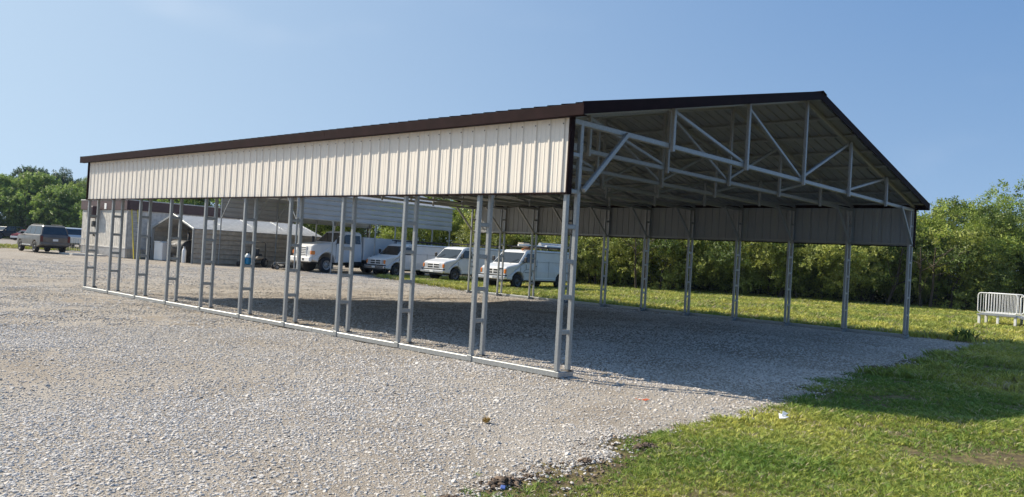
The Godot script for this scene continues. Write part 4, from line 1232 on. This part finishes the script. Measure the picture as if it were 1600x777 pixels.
# ================================================================ trees
func spray_mesh(s: int, leaves: int, size: float, long: float) -> ArrayMesh:
	# a twig's worth of leaves, growing along +y
	var r := RandomNumberGenerator.new(); r.seed = s
	var st := new_st()
	for i in leaves:
		var f := (i + 0.5) / leaves
		var a := i * 2.4 + r.randf_range(-0.5, 0.5)
		var d := Vector3(cos(a), r.randf_range(0.1, 0.9), sin(a)).normalized()
		var o := Vector3(r.randf_range(-0.05, 0.05), f * long, r.randf_range(-0.05, 0.05))
		var side := d.cross(Vector3.UP).normalized()
		side = side.rotated(d, r.randf_range(-0.7, 0.7))
		var l := size * r.randf_range(0.7, 1.2)
		var nrm := d.cross(side)
		var m := o + d * l * 0.5 - nrm * l * 0.06
		var tip := o + d * l + Vector3.DOWN * l * 0.15
		tri(st, o, m + side * l * 0.27, tip)
		tri(st, o, tip, m - side * l * 0.27)
	return mesh_of(st, M.leaf)

var sprays := []
func build_tree(called: String, spec: Dictionary, at: Vector3, label: String, group: String, s: int) -> Node3D:
	# spec: h height, rx radius, lo lowest foliage, clumps, per (sprays per clump), cr clump radius, leaf (mesh), size, dark, light colours
	var r := RandomNumberGenerator.new(); r.seed = s
	var t := thing(called, label, "tree" if not spec.has("cat") else spec.cat, at, 0.0, group)
	var st := new_st()
	var h: float = spec.h
	var trunk_top := Vector3(r.randf_range(-0.3, 0.3), h * 0.75, r.randf_range(-0.3, 0.3))
	var stems: int = spec.get("stems", 1)
	for i in stems:
		var o: Vector3 = Vector3.ZERO if i == 0 else Vector3(r.randf_range(-1, 1), 0, r.randf_range(-1, 1)) * spec.rx * 0.7
		var top: Vector3 = trunk_top + o * 1.6
		tube(st, [o, o.lerp(top, 0.35) + Vector3(r.randf_range(-0.15, 0.15), 0, r.randf_range(-0.15, 0.15)), o.lerp(top, 0.7), top], h * 0.018, 7, h * 0.005)
		for k in 5:
			var f := r.randf_range(0.25, 0.85)
			var a := r.randf() * TAU
			var b: Vector3 = o.lerp(top, f)
			var l: float = spec.rx * r.randf_range(0.5, 0.95) * (1.0 if stems == 1 else 0.6)
			tube(st, [b, b + Vector3(cos(a), 0.45, sin(a)) * l * 0.5, b + Vector3(cos(a), 0.7, sin(a)) * l], h * 0.007, 5, h * 0.002)
	part("trunk", st, M.bark, t)
	var pl := []; var co := []
	var mid: float = (h + spec.lo) * 0.5
	var ry: float = (h - spec.lo) * 0.5
	for i in spec.clumps:
		var y := r.randf_range(-1, 1)
		var a := r.randf() * TAU
		var rad := sqrt(maxf(0.0, 1.0 - pow(absf(y), 2.4)))
		if spec.has("cone"): rad = (1.0 - (y + 1.0) * 0.5)
		var sh := pow(r.randf(), 0.28)
		var c := Vector3(cos(a) * rad * spec.rx * sh, mid + y * ry, sin(a) * rad * spec.rx * sh)
		c += Vector3(r.randfn(0, 0.18), r.randfn(0, 0.15), r.randfn(0, 0.18)) * spec.rx * 0.5
		var cr: float = spec.cr * r.randf_range(0.6, 1.25)
		var tone := r.randf()
		var base: Color = spec.dark.lerp(spec.light, tone)
		var outw := Vector3(c.x, (c.y - mid) * 0.6, c.z).normalized()
		for k in spec.per:
			var d := Vector3(r.randfn(), r.randfn(), r.randfn()).normalized()
			d = (d + outw * 0.45 + Vector3.UP * 0.25).normalized()
			var p := c + d * cr * Vector3(1.15, 0.75, 1.15) * pow(r.randf(), 0.35)
			if p.y < 0.15: continue
			var up := (d + Vector3(r.randfn(), r.randfn(), r.randfn()) * 0.4).normalized()
			var x := up.cross(Vector3(r.randfn(), r.randfn(), r.randfn())).normalized()
			var sc: float = spec.size * r.randf_range(0.7, 1.3)
			pl.append(Transform3D(Basis(x, up, x.cross(up)) * Basis.from_scale(Vector3.ONE * sc), p))
			co.append(base * r.randf_range(0.75, 1.3))
	copies("crown", sprays[spec.leaf], pl, co, t)
	return t

func make_trees():
	sprays = [spray_mesh(1, 8, 0.17, 0.34), spray_mesh(2, 9, 0.14, 0.45), spray_mesh(3, 12, 0.30, 0.6), spray_mesh(4, 12, 0.22, 0.3)]
	var D := Color(0.075, 0.125, 0.023)
	var Y := Color(0.37, 0.45, 0.08)
	var kinds := {
		"hedge": {"h": 5.6, "rx": 3.3, "lo": 1.0, "clumps": 112, "per": 42, "cr": 0.75, "leaf": 0, "size": 1.0, "dark": D, "light": Y, "stems": 4},
		"shrub": {"h": 4.2, "rx": 3.0, "lo": 0.7, "clumps": 95, "per": 44, "cr": 0.65, "leaf": 1, "size": 0.95, "dark": Color(0.11, 0.16, 0.03), "light": Color(0.45, 0.48, 0.11), "stems": 5},
		"tall": {"h": 9.0, "rx": 3.9, "lo": 2.2, "clumps": 110, "per": 28, "cr": 0.9, "leaf": 0, "size": 1.15, "dark": D, "light": Color(0.29, 0.38, 0.075), "stems": 2},
		"far": {"h": 10.5, "rx": 5.2, "lo": 0.8, "clumps": 85, "per": 26, "cr": 1.35, "leaf": 2, "size": 1.35, "dark": Color(0.11, 0.18, 0.04), "light": Color(0.32, 0.43, 0.10), "stems": 2},
		"dark": {"h": 14.0, "rx": 4.6, "lo": 4.0, "clumps": 75, "per": 26, "cr": 1.3, "leaf": 2, "size": 1.4, "dark": Color(0.045, 0.085, 0.04), "light": Color(0.10, 0.16, 0.07)},
		"fir": {"h": 7.1, "rx": 0.75, "lo": 1.0, "clumps": 70, "per": 26, "cr": 0.26, "leaf": 3, "size": 0.7, "dark": Color(0.05, 0.10, 0.03), "light": Color(0.13, 0.19, 0.06), "cone": true}}
	var names := {"hedge": "woodland_tree", "shrub": "roadside_shrub", "tall": "tall_tree", "far": "lot_edge_tree", "dark": "dark_tree", "fir": "young_fir"}
	# kind, x, z, scale, label
	var list := [
		["hedge", 49.5, -1.0, 1.05, "bushy tree behind the white ramp at the picture's edge"],
		["tall", 52.0, -2.2, 0.95, "tallest leafy tree at the far right, over the white ramp"],
		["hedge", 47.2, -6.0, 1.08, "leafy tree in the woods just left of the white ramp"],
		["shrub", 45.6, -7.2, 1.2, "overhanging shrub between the ramp and the near right corner post"],
		["hedge", 43.8, -11.0, 1.1, "leafy tree seen past the carport's near right corner post"],
		["fir", 50.0, -8.4, 0.86, "thin dark fir poking above the woods right of the roof's edge"],
		["fir", 54.0, -7.0, 0.98, "small spiky fir topping the woods above the ramp"],
		["shrub", 41.4, -12.6, 1.15, "shrub behind the near right end bay of the carport"],
		["hedge", 41.6, -15.6, 1.0, "leafy tree behind the second bay of the carport's far side"],
		["shrub", 39.4, -17.6, 1.2, "bright shrub behind the third bay of the carport's far side"],
		["hedge", 39.6, -21.0, 1.0, "leafy tree behind the fourth bay of the carport's far side"],
		["shrub", 37.4, -22.6, 1.15, "yellow-green shrub behind the fifth bay of the far side"],
		["hedge", 39.0, -26.6, 1.0, "leafy tree just right of the near corner post's gap"],
		["shrub", 37.0, -27.4, 1.2, "shrub at the tail of the nearest white van"],
		["hedge", 38.6, -32.5, 1.05, "leafy tree behind the nearest white van"],
		["shrub", 37.4, -35.4, 1.2, "shrub behind the roof of the nearest white van"],
		["hedge", 39.0, -39.0, 1.15, "tree behind the middle white van"],
		["tall", 43.5, -37.0, 0.9, "taller tree in the gap between the grey carport and the big carport"],
		["hedge", 37.0, -45.0, 1.15, "tree behind the farthest white van"],
		["hedge", 36.5, -51.5, 1.15, "tree seen under the middle of the grey carport"],
		["hedge", 34.5, -57.0, 1.2, "tree seen under the grey carport above the truck's cab"],
		["tall", 38.5, -60.5, 0.95, "tree behind the tan garage's right end"],
		["far", 36.0, -70.0, 0.82, "tree above the right end of the trailer roof"],
		["far", 33.0, -77.5, 0.80, "tree above the middle of the trailer roof"],
		["far", 30.0, -86.0, 0.85, "tree above the trailer roof near its corner"],
		["hedge", 55.5, 5.0, 1.1, "bushy tree beyond the ramp's lower end"],
		["tall", 57.0, 1.0, 0.9, "tree standing behind the ramp in the second row"],
		["tall", 48.5, -16.5, 0.72, "tree in the second row behind the near right corner"],
		["far", 22.0, -137.0, 0.82, "broad tree at the picture's left edge behind the black SUV"],
		["far", 28.5, -134.0, 0.86, "broad tree directly behind the black SUV"],
		["far", 32.5, -129.5, 0.84, "bright tree above the red sedan"],
		["far", 34.5, -124.0, 0.69, "low yellow-green tree above the tan SUV's roof"],
		["far", 37.5, -120.5, 0.67, "low yellow-green tree above the pale blue SUV"],
		["far", 41.0, -118.0, 0.73, "tree beside the trailer's left edge"],
		["dark", 42.0, -166.0, 0.84, "dark tree rising behind the bright tree above the red sedan"],
		["dark", 45.5, -158.0, 0.82, "dark round tree above the tan SUV"],
		["dark", 50.0, -158.0, 0.76, "dark tree behind the trailer's left edge"],
		["tall", 44.5, -140.0, 1.16, "tall thin-crowned tree at the carport's far left corner"],
		["far", 45.0, -112.0, 0.9, "tree hidden mostly behind the trailer"]]
	# dense undergrowth added behind the wood's front row, dark to block light
	var r := RandomNumberGenerator.new(); r.seed = 909
	var pl := []; var co := []
	var run := [Vector2(58, 9), Vector2(49.5, -2), Vector2(44.5, -10.5), Vector2(40.5, -19), Vector2(39.0, -28), Vector2(39.4, -40), Vector2(37.5, -52), Vector2(36, -66)]
	for j in run.size() - 1:
		var a: Vector2 = run[j]
		var b: Vector2 = run[j + 1]
		var back := Vector2(-(b - a).y, (b - a).x).normalized()
		if back.x < 0: back = -back
		for k in int(a.distance_to(b) * 190.0):
			var q := a.lerp(b, r.randf()) + back * r.randf_range(0.2, 6.0)
			var up := Vector3(r.randfn(), r.randfn() + 0.6, r.randfn()).normalized()
			var x := up.cross(Vector3(r.randfn(), r.randfn(), r.randfn())).normalized()
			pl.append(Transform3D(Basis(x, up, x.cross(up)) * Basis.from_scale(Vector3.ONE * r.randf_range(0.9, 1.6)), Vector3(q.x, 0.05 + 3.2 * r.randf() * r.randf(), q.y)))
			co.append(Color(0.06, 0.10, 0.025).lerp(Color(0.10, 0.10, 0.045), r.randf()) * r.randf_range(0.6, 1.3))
	tag(copies("undergrowth", sprays[0], pl, co, self), "dark tangled undergrowth added to block light beneath the trees at the wood's edge", "", "", "stuff")
	var first := {}
	var i := 0
	for q in list:
		var k: String = q[0]
		var variant := k + ("a" if i % 2 == 0 else "b")
		var o: Node3D
		if first.has(variant):
			o = copy_of(first[variant], names[k], q[4])
		else:
			o = build_tree(names[k], kinds[k], Vector3.ZERO, q[4], {"hedge": "trees of the wood's edge", "shrub": "shrubs along the wood's edge", "tall": "taller trees", "far": "trees round the far lot", "dark": "dark far trees", "fir": "young firs"}[k], 300 + i)
			first[variant] = o
		o.position = Vector3(q[1], ground_y(q[1], q[2]) - 0.05, q[2])
		o.rotation.y = i * 2.39
		o.scale = Vector3.ONE * q[3] * Vector3(1.0, 1.0 + 0.06 * sin(i * 1.7), 1.0)
		i += 1
